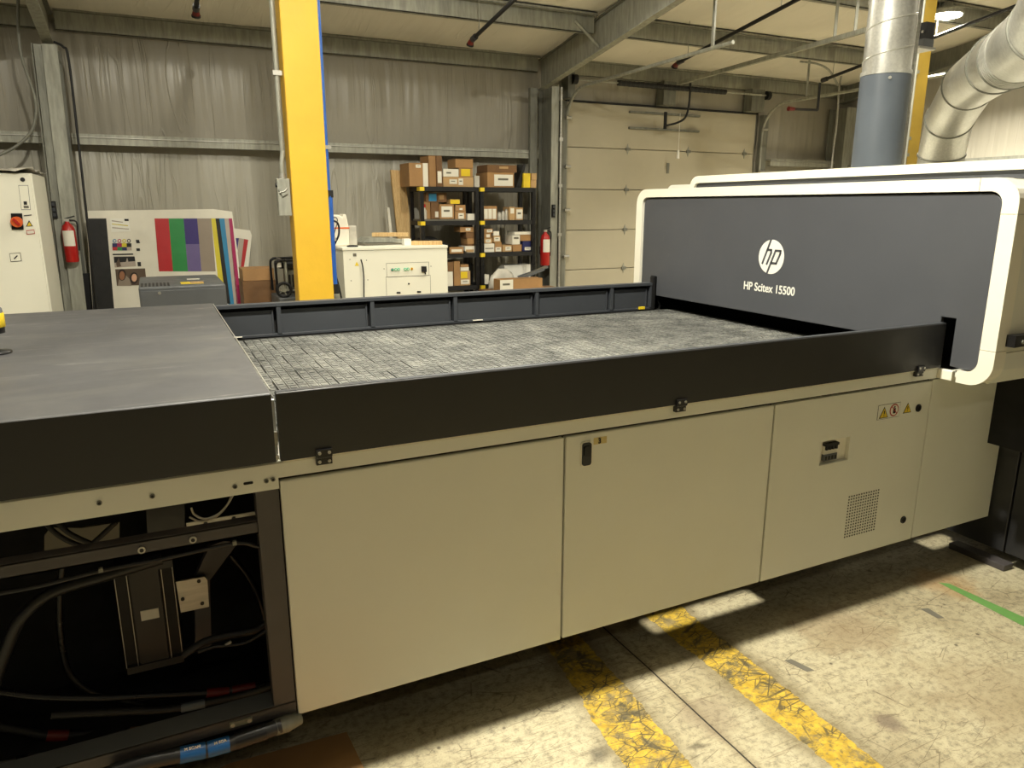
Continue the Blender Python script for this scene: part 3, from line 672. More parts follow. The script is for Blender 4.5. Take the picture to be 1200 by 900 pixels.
# cover strip along the front of the bed; its slots let lamp light through to the floor
b = MB(); sy = [(1.925, 2.2)]
def strip(x0, x1, y0=None, y1=None):
    if y0 is None: b.box(x0, x1, 1.925, 2.2, .95, .962, 'bed_under')
    else: b.box(x0, x1, 1.925, y0, .95, .962, 'bed_under'); b.box(x0, x1, y1, 2.2, .95, .962, 'bed_under')
strip(.24, 1.41); strip(1.41, 1.855, 2.060, 2.134); strip(1.855, 2.72); strip(2.72, 2.885, 2.060, 2.134); strip(2.885, 3.04)
b.build('cover_strip', bd)
b = MB(); b.box(.20, .262, 1.995, 3.89, .955, .985, 'void_shade'); b.box(.232, .244, 1.94, 1.995, .955, .998, 'void_shade'); b.build('gap_light_blocker', bd)  # unseen blocker added to stop light leaking through the table gap
# --- machine inside, darkened by near-black sheets in place of shade
b = MB(); b.box(-1.7, 4.6, RY+.05, RY+.06, .05, 1.0, 'void_shade'); b.box(-1.72, -1.7, 1.93, RY+.05, .05, 1.0, 'void_shade'); b.build('rear_cladding', pr)
b = MB(); b.box(-1.7, .24, 2.62, 2.63, .03, 1.0, 'void_shade'); b.box(-1.7, .24, 2.06, 2.62, .06, .065, 'void_shade'); b.build('bay_shade_sheet', pr)  # bay back and added floor sheet, near-black where there is only shade
b = MB(); b.box(.24, .25, 1.99, 2.75, .2, .94, 'void_shade'); b.build('bay_shade_sheet', pr)
for x in (-1.3, 1.35, 2.6):
    for y in (2.7, 3.6):
        b = MB(); b.lathe([(.05, 0), (.05, .012), (.015, .02), (.015, .24)], (x, y, 0), 'black', 14); b.build('levelling_foot', pr)
b = MB()
for y in (2.75, 3.65): b.box(-1.7, 3.4, y-.04, y+.04, .22, .30, 'frame_dark')
b.build('under_frame', pr)
# open service bay
b = MB(); b.box(.176, .236, 1.925, 1.985, .262, .918, 'frame_dark'); b.build('bay_post', pr, .002)
b = MB(); b.box(-1.7, .236, 1.925, 1.930, .224, .262, 'frame_dark'); b.box(-1.7, .236, 1.925, 2.0, .258, .263, 'grey_case'); lb_ = b.build('lower_beam', pr)
b = MB(); b.box(.055, .115, 1.919, 1.925, .236, .252, 'steel_dark'); b.cyl((.063, 1.916, .244), (.063, 1.92, .244), .006, 'chrome', 8); b.cyl((.107, 1.916, .244), (.107, 1.92, .244), .006, 'chrome', 8); b.build('mounting_tab', lb_)
b = MB(); b.box(-1.7, .176, 1.935, 1.94, .793, .830, 'frame_dark'); b.box(-1.7, .176, 1.935, 1.975, .826, .831, 'frame_dark'); b.box(-1.7, .176, 1.935, 1.975, .793, .797, 'frame_dark'); cb = b.build('cross_bar', pr)
for a, c in ((166, 644), (226, 632)):
    p = at(a, c, 'y', 1.934); b = MB(); b.cyl((p.x, 1.928, p.z), (p.x, 1.936, p.z), .009, 'chrome', 14); b.cyl((p.x, 1.9265, p.z), (p.x, 1.928, p.z), .005, 'black', 10); b.build('bolt', cb)
for a, c in ((118, 668), (275, 636)):
    p = at(a, c, 'y', 1.93); b = MB(); b.box(p.x-.005, p.x+.005, 1.928, 1.938, p.z-.007, p.z+.004, 'steel_dark'); b.build('cable_clip', cb)
b = MB(); b.tube(bez([at(a, c, 'y', 1.945) for a, c in ((-30, 700), (40, 688), (118, 669), (190, 655), (275, 637), (300, 640), (312, 641))]), .006, 'black_gloss', 8); tag(b.build('bay_cable'), 'thin black cable clipped under the cross bar of the open bay', 'cable')
def pol(pts, y, d, m): 
    q = [at(a, c, 'y', y) for a, c in pts]; b = MB(); b.prism([(p.x, p.z) for p in q], 'y', y, y+d, m); return b
b = pol(((218, 613), (302, 599), (303, 609), (220, 623)), 2.08, .004, 'chrome'); o = b.build('bracket_plate', pr)
for a, c in ((241, 614), (274, 608)):
    p = at(a, c, 'y', 2.078); b = MB(); b.cyl((p.x, 2.077, p.z), (p.x, 2.08, p.z), .006, 'black', 10); b.build('bracket_hole', o)
b = pol(((171, 592), (216, 585), (217, 622), (173, 632)), 2.1, .05, 'rail_black'); b.build('junction_box', pr)
b = pol(((52, 628), (60, 618), (95, 619), (140, 612), (140, 630), (100, 640), (52, 648)), 2.2, .01, 'tape_grey'); b.build('inner_bracket', pr)
b = MB(); b.tube(bez([at(a, c, 'y', 2.0) for a, c in ((224, 595), (228, 603), (240, 608), (255, 603), (266, 592), (274, 578))]), .003, 'white', 6); b.tube(bez([at(a, c, 'y', 2.01) for a, c in ((222, 606), (235, 611), (252, 606), (264, 595), (272, 580))]), .0028, 'paper', 6)
tag(b.build('wire_bundle'), 'pale wires looping above the cross bar of the open bay', 'wires')
for pts, w in ((((52, 610), (62, 622), (80, 634), (110, 645)), 'leftmost'), (((64, 608), (80, 624), (104, 636), (120, 642)), 'middle'), (((136, 612), (125, 622), (112, 634), (100, 644)), 'rightmost')):
    b = MB(); b.tube(bez([at(a, c, 'y', 2.1) for a, c in pts]), .007, 'black', 8); tag(b.build('bay_cable'), w+' black cable in the upper left gap of the open bay', 'cable')
# motor
b = MB(); b.box(-.206, -.046, 2.31, 2.46, .262, .585, 'black'); b.box(-.168, -.088, 2.300, 2.312, .262, .590, 'rail_black'); b.box(-.206, -.046, 2.295, 2.46, .575, .598, 'rail_black'); b.box(-.206, -.046, 2.295, 2.46, .245, .268, 'rail_black'); mo = b.build('drive_motor', pr)
for x in (-.206, -.174, -.080, -.049):
    b = MB(); b.box(x-.001, x+.001, 2.294, 2.297, .270, .574, 'chrome'); b.build('metal_edge', mo)
b = MB(); b.box(-.150, -.100, 2.297, 2.300, .415, .448, 'paper'); b.build('rating_plate', mo)
b = pol(((206, 682), (240, 676), (243, 680), (245, 711), (212, 718)), 2.25, .008, 'chrome'); mp = b.build('mount_plate', mo)
for a, c in ((233, 681), (214, 702), (237, 707)):
    p = at(a, c, 'y', 2.249); b = MB(); b.cyl((p.x, 2.246, p.z), (p.x, 2.25, p.z), .0055, 'black', 10); b.build('plate_bolt', mo)
b = pol(((228, 678), (246, 640), (262, 634), (279, 636), (246, 680), (248, 760), (229, 764)), 2.27, .03, 'frame_dark'); b.build('motor_arm', mo)
# cables in the bay
def hose(pts, y, r, m, lab, bands=(), cat='hose', nm='hose'):
    t = thing(nm, tuple(at(*pts[0], 'y', y)), lab, cat); P = bez([at(a, c, 'y', y) for a, c in pts])
    b = MB(); b.tube(P, r, m, 12); b.build('hose_body', t)
    for (a0, c0, a1, c1, m2, rr_) in bands:
        b = MB(); p, q = at(a0, c0, 'y', y), at(a1, c1, 'y', y); b.tube([p, (p+q)/2, q], r*rr_, m2, 14); b.build('sleeve', t)
    return t
hose([(-60, 800), (30, 815), (110, 818), (180, 815), (242, 812), (270, 809), (300, 804), (345, 796)], 2.25, .011, 'black_gloss', 'black cable with two dark red sleeves inside the open bay', [(242, 812, 268, 810.5, 'red_dark', 1.35), (272, 809.5, 299, 804.5, 'red_dark', 1.35)])
hose([(-60, 840), (20, 855), (60, 862), (120, 858), (195, 845), (240, 832), (290, 820), (350, 800)], 2.33, .013, 'black', 'black cable with a dim red sleeve low in the open bay', [(55, 862, 80, 862, 'red_dark', 1.3)])
hose([(-40, 900), (60, 885), (120, 868), (152, 858), (195, 854), (240, 846), (330, 820), (370, 800)], 2.15, .012, 'black_gloss', 'black cable with a yellowish collar behind the lower beam', [(152, 858.5, 194, 854.5, 'card3', 1.25)])
hose([(76, 640), (70, 700), (72, 750), (82, 790), (110, 812), (150, 822), (200, 830), (280, 832), (350, 815)], 2.4, .010, 'black_gloss', 'dark cable curving down left of the motor')
hose([(-30, 880), (-6, 800), (8, 760), (25, 725), (60, 695), (120, 676), (190, 655)], 2.2, .016, 'rail_black', 'thick dark cable arching at the far left of the open bay')
hose([(270, 650), (290, 675), (305, 705), (313, 740)], 2.3, .009, 'black_gloss', 'black cable curving between motor arm and bay post')
hose([(215, 768), (240, 752), (270, 744), (300, 738), (322, 722)], 2.2, .012, 'rail_black', 'dark cable bunch leading from motor to bay post')
hose([(232, 764), (250, 758), (268, 756), (290, 752), (318, 735)], 2.16, .006, 'black_gloss', 'thin cable with pale tie, right of the motor', [(262, 757, 271, 752, 'chrome', .8)])
hose([(60, 838), (140, 834), (190, 832), (225, 827), (245, 823), (300, 810), (350, 790)], 2.15, .011, 'black', 'dark cable with a slate collar beneath the red-sleeved cable', [(212, 830, 240, 824, 'duct_blue', 1.2)])
# big hose below the lower beam
t = hose([(130, 905), (170, 893), (210, 885), (255, 876), (300, 861), (330, 850)], 1.90, .0205, 'rail_black', 'fat black hose with two blue label bands under the open bay', [(211, 885, 240.5, 879, 'blue_label', 1.06), (243.5, 878.5, 269, 871.5, 'blue_label', 1.06), (276, 869, 312, 857, 'black_gloss', 1.12)])
p0, p1 = at(322, 853, 'y', 1.9), at(352, 842, 'y', 1.92)
b = MB(); b.tube([p0, (p0+p1)/2, p1], .02, 'steel_dark', 12, True, [.022, .024, .017]); b.build('hose_coupling', t)
for (a0, c0, a1, c1, tx) in ((216, 880, 234, 876, 'M SCAN'), (251, 873, 264, 869, 'M SCA')):
    p, q = at(a0, c0, 'y', 1.877), at(a1, c1, 'y', 1.877); d = (q-p); o = text_obj(tx, 'hose_lettering', t, p, d, (0, 0, 1), .008, 'white', .001, sx=.95, bold=.0002)

# ================================================================== GANTRY
GX = 2.90
def ring(s0, s1):
    """band of the rounded frame between arc-length fractions given as lists of (outer, inner) stations"""
    return s0
ro, ri = .095, .05
oy0, oy1, oz0, oz1 = 1.690, 4.112, .950, 1.756
iy0, iy1, iz0, iz1 = 1.752, 4.048, 1.000, 1.706
def corner(cy, czz, r, a0, n=8): return [(cy+r*math.cos(a0+PI/2*i/n), czz+r*math.sin(a0+PI/2*i/n)) for i in range(n+1)]
def band(outer, inner, nm):
    b = MB(); poly = outer+inner[::-1]
    n = len(outer)
    for i in range(n-1):
        q = [outer[i], outer[i+1], inner[i+1], inner[i]]; b.prism(q, 'x', GX, GX+.07, 'cream_lit')
    return b.build(nm, pr)
g = .0012
co_ = lambda cy, cc, a: corner(cy, cc, ro, a)
# near bottom corner (y low): from y=1.83 along the bottom to the corner, up to z 1.10
o1 = [(1.83, oz0)]+[(oy0+ro-ro*math.sin(t), oz0+ro-ro*math.cos(t)) for t in [PI/2*i/8 for i in range(9)]]+[(oy0, 1.098)]
i1 = [(1.83, iz0)]+[(iy0+ri-ri*math.sin(t), iz0+ri-ri*math.cos(t)) for t in [PI/2*i/8 for i in range(9)]]+[(iy0, 1.098)]
band(o1, i1, 'frame_corner')
band([(oy0, 1.1), (oy0, 1.62)], [(iy0, 1.1), (iy0, 1.62)], 'frame_upright')
o2 = [(oy0, 1.622)]+[(oy0+ro-ro*math.cos(t), oz1-ro+ro*math.sin(t)) for t in [PI/2*i/8 for i in range(9)]]+[(1.846, oz1)]
i2 = [(iy0, 1.622)]+[(iy0+ri-ri*math.cos(t), iz1-ri+ri*math.sin(t)) for t in [PI/2*i/8 for i in range(9)]]+[(1.846, iz1)]
band(o2, i2, 'frame_corner')
o3 = [(1.848, oz1)]+[(oy1-ro+ro*math.sin(t), oz1-ro+ro*math.cos(t)) for t in [PI/2*i/8 for i in range(9)]]+[(oy1, 1.0)]
i3 = [(1.848, iz1)]+[(iy1-ri+ri*math.sin(t), iz1-ri+ri*math.cos(t)) for t in [PI/2*i/8 for i in range(9)]]+[(iy1, 1.0)]
band(o3, i3, 'frame_top')
# dark slate front panel with slots for the rails
e = .008; a0, a1, c0, c1, r = iy0+e, iy1-e, iz0+.004, iz1-e, .045
P = [(a0+r-r*math.cos(t), c1-r+r*math.sin(t)) for t in [PI/2*i/8 for i in range(9)]]
P += [(a1-r+r*math.sin(t), c1-r+r*math.cos(t)) for t in [PI/2*i/8 for i in range(9)]]
P += [(a1, 1.01), (3.935, 1.01), (3.935, 1.208), (3.875, 1.208), (3.875, 1.086), (1.935, 1.086), (1.935, 1.205), (1.872, 1.205), (1.872, c0+.005)]
P += [(a0+r-r*math.sin(t), c0+r-r*math.cos(t)) for t in [PI/2*i/8 for i in range(9)]]
b = MB(); b.prism(P, 'x', GX+.012, GX+.032, 'panel_grey'); fp = b.build('front_panel', pr, .003)
# logo: disc with the two slanted letters cut as dark strokes
LX = GX+.0115; lc, lz, LR = 2.902, 1.392, .0885
b = MB(); n = 48; b.prism([(lc+LR*math.cos(2*PI*i/n), lz+LR*math.sin(2*PI*i/n)) for i in range(n)], 'x', LX-.001, LX+.001, 'white')
def stroke(pts, w):
    # pts in logo units: u to the reader's right, v up
    for (u0, v0), (u1, v1) in zip(pts, pts[1:]):
        d = Vector((u1-u0, v1-v0)); L = d.length; d /= L; nrm = Vector((-d.y, d.x))*w/2; ex = d*w*.3
        q = [Vector((u0, v0))-ex-nrm, Vector((u1, v1))+ex-nrm, Vector((u1, v1))+ex+nrm, Vector((u0, v0))-ex+nrm]
        b.prism([(lc-t_.x*LR, lz+t_.y*LR) for t_ in q], 'x', LX-.002, LX-.001, 'panel_grey')
w = .135
stroke([(-.10, 1.0), (-.66, -.42)], w)
stroke([(-.31, .40), (-.02, .40), (-.02, .22), (-.30, -.44)], w)
stroke([(.32, .38), (-.24, -1.0)], w)
stroke([(.34, .38), (.72, .38), (.70, .22), (.44, -.36), (.06, -.36)], w)
b.build('logo', fp)
o = text_obj('HP Scitex 15500', 'lettering', fp, (LX-.0006, 3.088, 1.207), (0, -1, 0), (0, 0, 1), .040, 'white', .001, sx=.86, bold=.0011)
bpy.context.view_layer.update()
wid = max(v.co.y for v in o.data.vertices)-min(v.co.y for v in o.data.vertices)
o.data.transform(Matrix.Diagonal((1, .362/wid, 1.05, 1)))
# body shell behind the frame
b = MB(); b.prism(rrect(oy0+.002, oy1-.002, 1.092, oz1-.002, ro, 8, (0, 1, 1, 0)), 'x', 3.35, 6.2, 'cream')
b.prism([(oy0+.002, 1.092), (oy0+.002, oz1-ro), (oy0+.03, oz1-.03), (oy0+.1, oz1-.002), (oy0+.1, oz1-.03), (oy0+.05, oz1-.06), (oy0+.03, 1.092)], 'x', GX+.07, 3.36, 'cream')
b.prism([(oy1-.002, 1.092), (oy1-.002, oz1-ro), (oy1-.03, oz1-.03), (oy1-.1, oz1-.002), (oy1-.1, oz1-.03), (oy1-.05, oz1-.06), (oy1-.03, 1.092)], 'x', GX+.07, 3.36, 'cream')
b.box(GX+.07, 3.36, oy0+.095, oy1-.095, oz1-.03, oz1-.002, 'cream'); gb = b.build('gantry_body', pr)
b = MB(); b.prism([(oy0+.004, 1.089), (oy0+.004, 1.02), (oy0+.05, .955), (1.93, .955), (1.93, .97), (oy0+.05, .98), (oy0+.03, 1.089)], 'x', GX+.07, 6.2, 'cream'); b.build('gantry_skirt', pr)
b = MB(); b.box(3.34, 3.36, 1.75, 4.05, .6, 1.7, 'void_shade'); b.box(GX+.035, 3.35, 1.752, 1.77, .955, 1.7, 'void_shade'); b.box(GX+.035, 3.35, 4.03, 4.045, .6, 1.7, 'void_shade'); b.box(GX+.035, 3.35, 1.76, 4.04, 1.69, 1.7, 'void_shade'); b.box(3.05, 6.2, 1.95, 4.1, .94, .95, 'void_shade'); b.build('gantry_shade_lining', pr)  # near-black plates paint the shade behind the gantry opening
# black latch handle on the near side
b = MB(); b.prism([(2.955, 1.118), (2.955, 1.165), (3.30, 1.158), (3.30, 1.125)], 'y', 1.655, 1.69, 'black_gloss'); b.cyl((3.0, 1.65, 1.138), (3.0, 1.656, 1.138), .008, 'chrome', 10); b.build('side_latch', gb)
# rear hood, taller
hx = 3.40; hy0, hy1, hz1 = 1.70, 4.20, 1.850
b = MB()
oo = [(hy0, 1.70)]+[(hy0+.08-.08*math.cos(t), hz1-.08+.08*math.sin(t)) for t in [PI/2*i/8 for i in range(9)]]+[(hy1-.08+.08*math.sin(t), hz1-.08+.08*math.cos(t)) for t in [PI/2*i/8 for i in range(9)]]+[(hy1, 1.70)]
ii = [(hy0+.045, 1.70)]+[(hy0+.085-.04*math.cos(t), hz1-.085+.04*math.sin(t)) for t in [PI/2*i/8 for i in range(9)]]+[(hy1-.085+.04*math.sin(t), hz1-.085+.04*math.cos(t)) for t in [PI/2*i/8 for i in range(9)]]+[(hy1-.045, 1.70)]
for i in range(len(oo)-1): b.prism([oo[i], oo[i+1], ii[i+1], ii[i]], 'x', hx, 6.2, 'cream_lit')
rh = b.build('rear_hood', pr)
b = MB(); b.prism([(hy0+.05, 1.70)]+[(y, z) for y, z in ii[1:-1]]+[(hy1-.05, 1.70)], 'x', hx+.02, hx+.03, 'panel_grey'); b.build('hood_panel', rh)
b = MB(); b.prism(rrect(4.0, 4.52, 1.2, 1.800, .06, 6, (0, 1, 1, 0)), 'x', 3.45, 6.2, 'cream'); b.build('rear_service_box', pr, .003)

# ================================================================== DUCTS AND SECOND COLUMN
dc = Vector((3.62, 2.90))
t = thing('spiral_duct', (dc.x, dc.y, 1.85), 'vertical round exhaust duct, blue-grey below and spiral steel above, on the printer hood', 'duct')
b = MB(); b.cyl((dc.x, dc.y, 1.845), (dc.x, dc.y, 2.335), .124, 'duct_blue', 40); b.build('painted_section', t)
b = MB(); b.cyl((dc.x, dc.y, 2.32), (dc.x, dc.y, cz(dc.y)-.06), .119, 'duct', 40)
b.build('spiral_section', t)
b = MB(); P = []
turns = 13; hh = cz(dc.y)-.05-2.34
for i in range(turns*24+1):
    a = 2*PI*i/24; P.append((dc.x+.120*math.cos(a), dc.y+.120*math.sin(a), 2.34+hh*i/(turns*24)))
b.tube(P, .0045, 'duct', 5); b.build('spiral_seam', t)
b = MB(); b.cyl((dc.x, dc.y, 2.325), (dc.x, dc.y, 2.345), .127, 'duct', 40); b.build('duct_collar', t)
for a in (-2.3, -.6):
    b = MB(); b.cyl((dc.x+.123*math.cos(a), dc.y+.123*math.sin(a), 2.30), (dc.x+.131*math.cos(a), dc.y+.131*math.sin(a), 2.30), .008, 'chrome', 8); b.build('rivet', t)
# conduit pair beside the duct with a controller box
p = at(1056, 190, 'x', 3.80)
b = MB(); pc = at(1057, 190, 'x', 3.80); b.cyl((pc.x, pc.y, 1.851), (pc.x, pc.y, 3.9), .011, 'chrome', 10); tag(b.build('conduit_pipe'), 'bright conduit standing close against the vertical spiral duct', 'conduit')
q = at(1071, 57, 'x', 3.86)
t = thing('duct_controller', (3.9, q.y, q.z), 'black and grey controller box mounted high beside the spiral duct', 'controller')
X_ = 3.86; y0 = at(1064, 57, 'x', X_).y; y1 = at(1082, 57, 'x', X_).y; z0, z1, z2 = at(1072, 56, 'x', X_).z, at(1072, 47, 'x', X_).z, at(1072, 28, 'x', X_).z
b = MB(); b.box(X_, X_+.08, y1, y0, z0, z1, 'grey_case'); b.build('grey_case', t, .003)
b = MB(); b.box(X_+.01, X_+.08, y1+.005, y0, z1, z2, 'black'); bb = b.build('black_case', t)
rnd = random.Random(5); b = MB()
for i in range(7):
    yy = rnd.uniform(y1+.02, y0-.02); zz_ = rnd.uniform(z1+.01, z2-.02); b.box(X_+.004, X_+.012, yy-.006, yy+.006, zz_-.005, zz_+.007, 'chrome')
b.build('terminals', bb)
b = MB(); b.box(X_-.03, X_+.1, y1, y0+.03, z0-.012, z0, 'chrome'); b.box(X_+.02, X_+.04, y0, y0+.02, z2, z2+.8, 'steel'); b.build('bracket', t)
# elbow duct rising then turning towards the camera side
t = thing('elbow_duct', (5.02, 3.5, 1.86), 'large shiny segmented elbow duct at the far right', 'duct')
R0 = .145
ctr = [Vector((5.02, 3.50, 1.853)), Vector((5.02, 3.50, 2.0)), Vector((4.87, 3.37, 2.22)), Vector((4.42, 2.96, 2.35)), Vector((3.91, 2.48, 2.35)), Vector((3.68, 2.27, 2.33)), Vector((3.25, 1.88, 2.34)), Vector((2.98, 1.64, 2.52)), Vector((2.92, 1.58, 2.85)), Vector((2.92, 1.58, 4.40))]
for i, (a, c) in enumerate(zip(ctr, ctr[1:])):
    prev = (a-ctr[i-1]).normalized() if i else (c-a).normalized(); nxt = (ctr[i+2]-c).normalized() if i+2 < len(ctr) else (c-a).normalized()
    d = (c-a).normalized(); n0 = (prev+d).normalized(); n1 = (d+nxt).normalized()
    b = MB(); k = b.mid('duct'); seg = 40; ax = Vector((1, 0, 0)); ax = (ax-d*ax.dot(d)).normalized(); bx = d.cross(ax)
    i0 = len(b.v)
    for base, nn in ((a, n0), (c, n1)):
        for q in range(seg):
            o_ = ax*math.cos(2*PI*q/seg)*R0+bx*math.sin(2*PI*q/seg)*R0; tt = -(o_.dot(nn))/d.dot(nn); b.v.append(tuple(base+o_+d*tt))
    for q in range(seg): b.f.append((q, (q+1) % seg, seg+(q+1) % seg, seg+q)); b.mi.append(k); b.sm.append(True)
    b.build('elbow_segment', t)
    if i:
        b = MB(); P = [Vector(b_) for b_ in []]
        i0 = []
        for q in range(seg+1):
            o_ = ax*math.cos(2*PI*q/seg)*(R0+.002)+bx*math.sin(2*PI*q/seg)*(R0+.002); tt = -(o_.dot(n0))/d.dot(n0); i0.append(a+o_+d*tt)
        b.tube(i0, .006, 'steel_dark', 5, cap=False); b.build('seam_ring', t)
d = (ctr[6]-ctr[5]).normalized()
for i in range(5):
    p = ctr[5]+d*(.02+.03*i); b = MB(); b.cyl(p, p+d*.008, R0+.005, 'duct', 36); b.build('corrugation', t)
b = MB(); b.cyl((5.02, 3.5, 1.853), (5.02, 3.5, 1.91), R0+.004, 'duct', 40)
for z in (1.88, 1.90): b.cyl((5.02, 3.5, z), (5.02, 3.5, z+.008), R0+.010, 'steel', 36)
b.build('base_collar', t)
# second yellow column
t = thing('yellow_column', (7.1, 5.4, 0), 'far yellow steel column behind the spiral duct', 'column')
b = MB(); b.box(6.985, 7.235, 5.3, 5.312, 0, cz(5.3)-.3, 'yellow3'); b.box(7.105, 7.117, 5.312, 5.5, 0, cz(5.4)-.3, 'yellow3'); b.box(6.985, 7.235, 5.5, 5.512, 0, cz(5.5)-.3, 'yellow3'); b.build('steel_section', t)
for xx, lab in ((6.90, 'thin steel conduit nearest the spiral duct, left of the far yellow column'), (6.96, 'thin steel conduit running down the left edge of the far yellow column')):
    b = MB(); b.cyl((xx, 5.24, .002), (xx, 5.24, 3.9), .016, 'steel', 8)
    tag(b.build('conduit_pipe'), lab, 'conduit', 'conduits by the far column')
for z in (2.16, 2.32, 2.95):
    b = MB(); b.box(6.87, 7.05, 5.262, 5.295, z-.015, z+.015, 'steel_dark'); b.build('conduit_strut', t)
# ================================================================== NEAR YELLOW COLUMN
t = thing('yellow_column', (1.02, 5.4, 0), 'broad yellow-wrapped column standing behind the printer, left of centre', 'column')
b = MB(); zt = cz(5.3)-.02
b.box(.893, 1.138, 5.30, 5.33, 0, zt, 'yellow'); b.box(.893, 1.138, 5.33, 5.47, 0, zt, 'yellow_shaded'); b.build('steel_section', t, .006)  # sides take a darker yellow, their shade painted in
b = MB()
t = thing('conduit_pipe', (.86, 5.42, 1.84), 'steel conduit running down the left side of the near yellow column', 'conduit')
b = MB(); b.tube(bez([(.862, 5.40, 4.0), (.862, 5.40, 2.15), (.864, 5.40, 2.02), (.852, 5.39, 1.93), (.850, 5.39, 1.84)]), .016, 'steel', 10); b.build('pipe', t)
b = MB(); b.box(.835, .90, 5.38, 5.42, 2.50, 2.53, 'chrome'); b.build('pipe_clamp', t)
b = MB(); b.cyl((.850, 5.39, 1.835), (.850, 5.39, 1.87), .022, 'chrome', 10); b.build('coupling', t)
t = thing('switch_box', (.85, 5.39, 1.58), 'grey safety switch box on the left side of the near yellow column', 'box')
b = MB(); b.box(.805, .890, 5.35, 5.42, 1.585, 1.835, 'grey_case' if False else 'steel'); b.build('box_body', t, .004)
b = MB(); b.prism([(.810, 1.76), (.84, 1.79), (.872, 1.775), (.868, 1.735), (.835, 1.715)], 'y', 5.335, 5.35, 'steel'); b.build('cover_plate', t)
b = MB(); b.tube([(.815, 5.335, 1.74), (.85, 5.332, 1.75), (.868, 5.335, 1.77)], .005, 'chrome', 6); b.build('switch_lever', t)
b = MB(); b.cyl((.795, 5.36, 1.79), (.805, 5.36, 1.79), .014, 'black', 8); b.box(.89, .905, 5.36, 5.40, 1.80, 1.83, 'black'); b.box(.89, .905, 5.36, 5.38, 1.59, 1.61, 'chrome'); b.build('fitting', t)
t = thing('air_pipe', (1.165, 5.4, 1.08), 'blue compressed-air pipe down the right side of the near yellow column', 'pipe')
b = MB(); b.cyl((1.158, 5.38, 1.1), (1.158, 5.38, 4.0), .014, 'blue', 12); b.build('pipe', t)
b = MB(); b.cyl((1.162, 5.375, 1.1), (1.162, 5.375, 1.72), .021, 'blue', 12); b.build('lower_pipe', t)
for z in (1.42, 2.05):
    b = MB(); b.box(1.14, 1.19, 5.36, 5.395, z-.012, z+.012, 'chrome'); b.build('pipe_clip', t)
b = MB(); b.box(1.15, 1.185, 5.355, 5.4, 1.71, 1.76, 'black'); b.build('valve', t)
b = MB(); b.cyl((1.166, 5.375, 1.03), (1.166, 5.375, 1.1), .026, 'black', 10); b.build('pipe_end', t)
b = MB(); b.tube(bez([at(a, c, 'y', 5.38) for a, c in ((389, 258), (396, 262), (397, 275), (391, 290), (390, 310), (397, 335), (402, 360))]), .007, 'black', 8); tag(b.build('air_hose'), 'thin black hose hanging from the blue pipe beside the white machine', 'hose')

# ================================================================== LEFT CABINET
cx1 = -.94; cyf = 8.05-.0
p = at(37, 203, 'y', 7.2); cx1 = p.x; ztop = at(37, 203, 'y', 7.2).z
yb = 7.2*1.0
# rear edge of the right side, same x
k_ = at(51, 200, 'x', cx1); yb = min(k_.y, 8.1)
t = thing('electrical_cabinet', (cx1-.5, (7.2+yb)/2, 0), 'tall white electrical cabinet with rotary switch, far left', 'cabinet')
b = MB(); b.box(cx1-1.0, cx1, 7.2, yb, 0, ztop, 'white_case'); b.build('cabinet_body', t, .006)
b = MB(); b.box(cx1-.98, cx1-.012, 7.185, 7.2, .06, ztop-.015, 'white_case'); dr = b.build('door', t, .004)
def yq(pts, y, d, m, name, par, bev=0):
    q = [at(a, c, 'y', y) for a, c in pts]; b = MB(); b.prism([(p.x, p.z) for p in q], 'y', y-d, y, m); return b.build(name, par, bev)
Y_ = 7.184
yq(((13, 250), (26, 250), (28, 269), (14, 269)), Y_, .012, 'black_gloss', 'isolator_plate', dr)
p = at(20, 260, 'y', Y_-.012); b = MB(); b.cyl(p, p+Vector((0, -.03, 0)), .042, 'orange', 20); b.build('rotary_switch', dr)
b = MB(); b.box(p.x-.03, p.x+.03, p.y-.05, p.y-.03, p.z-.009, p.z+.009, 'red', Matrix.Rotation(.9, 3, 'Y')); b.build('switch_grip', dr)
q = [at(a, c, 'y', Y_) for a, c in ((30.5, 265.5), (38.5, 265), (34, 258))]; b = MB(); b.prism([(v.x, v.z) for v in q], 'y', Y_-.002, Y_, 'ink'); q = [at(a, c, 'y', Y_) for a, c in ((32, 264.8), (37.2, 264.5), (34.2, 260))]; b.prism([(v.x, v.z) for v in q], 'y', Y_-.003, Y_-.002, 'label_yellow'); b.build('warning_label', dr)
yq(((30.5, 270), (40, 269), (41, 274), (31.5, 275)), Y_, .002, 'red', 'warning_text_label', dr); yq(((31.2, 270.8), (39.6, 269.8), (40.3, 273.4), (32.2, 274.2)), Y_, .003, 'paper', 'warning_text_label', dr)
q0 = at(26.5, 210.5, 'y', Y_); b = MB(); b.cyl((q0.x, Y_-.004, q0.z), (q0.x, Y_, q0.z), .017, 'black', 14); b.build('cabinet_lock', dr)
for pts in (((21.5, 217), (33, 217), (36, 246), (25, 246)),):
    yq(pts, Y_, .001, 'grey_case', 'flap_outline', dr); yq(((22, 217.6), (32.6, 217.6), (35.5, 245.4), (25.4, 245.4)), Y_, .002, 'white_case', 'flap_cover', dr)
yq(((27.5, 236), (31.5, 236), (32, 240), (28, 240)), Y_, .003, 'ink', 'flap_symbol', dr); yq(((27.5, 241), (33.5, 241), (34, 244), (28, 244)), Y_, .003, 'tape_grey', 'flap_symbol', dr)
yq(((11, 297), (24, 296), (25.5, 306), (12.5, 307)), Y_, .001, 'ink', 'symbol_label', dr); yq(((11.6, 297.6), (23.5, 296.7), (24.8, 305.4), (13, 306.3)), Y_, .002, 'white_case', 'symbol_label', dr)
yq(((16, 303), (20, 299), (21, 300), (17, 304)), Y_, .003, 'ink', 'symbol_label', dr)
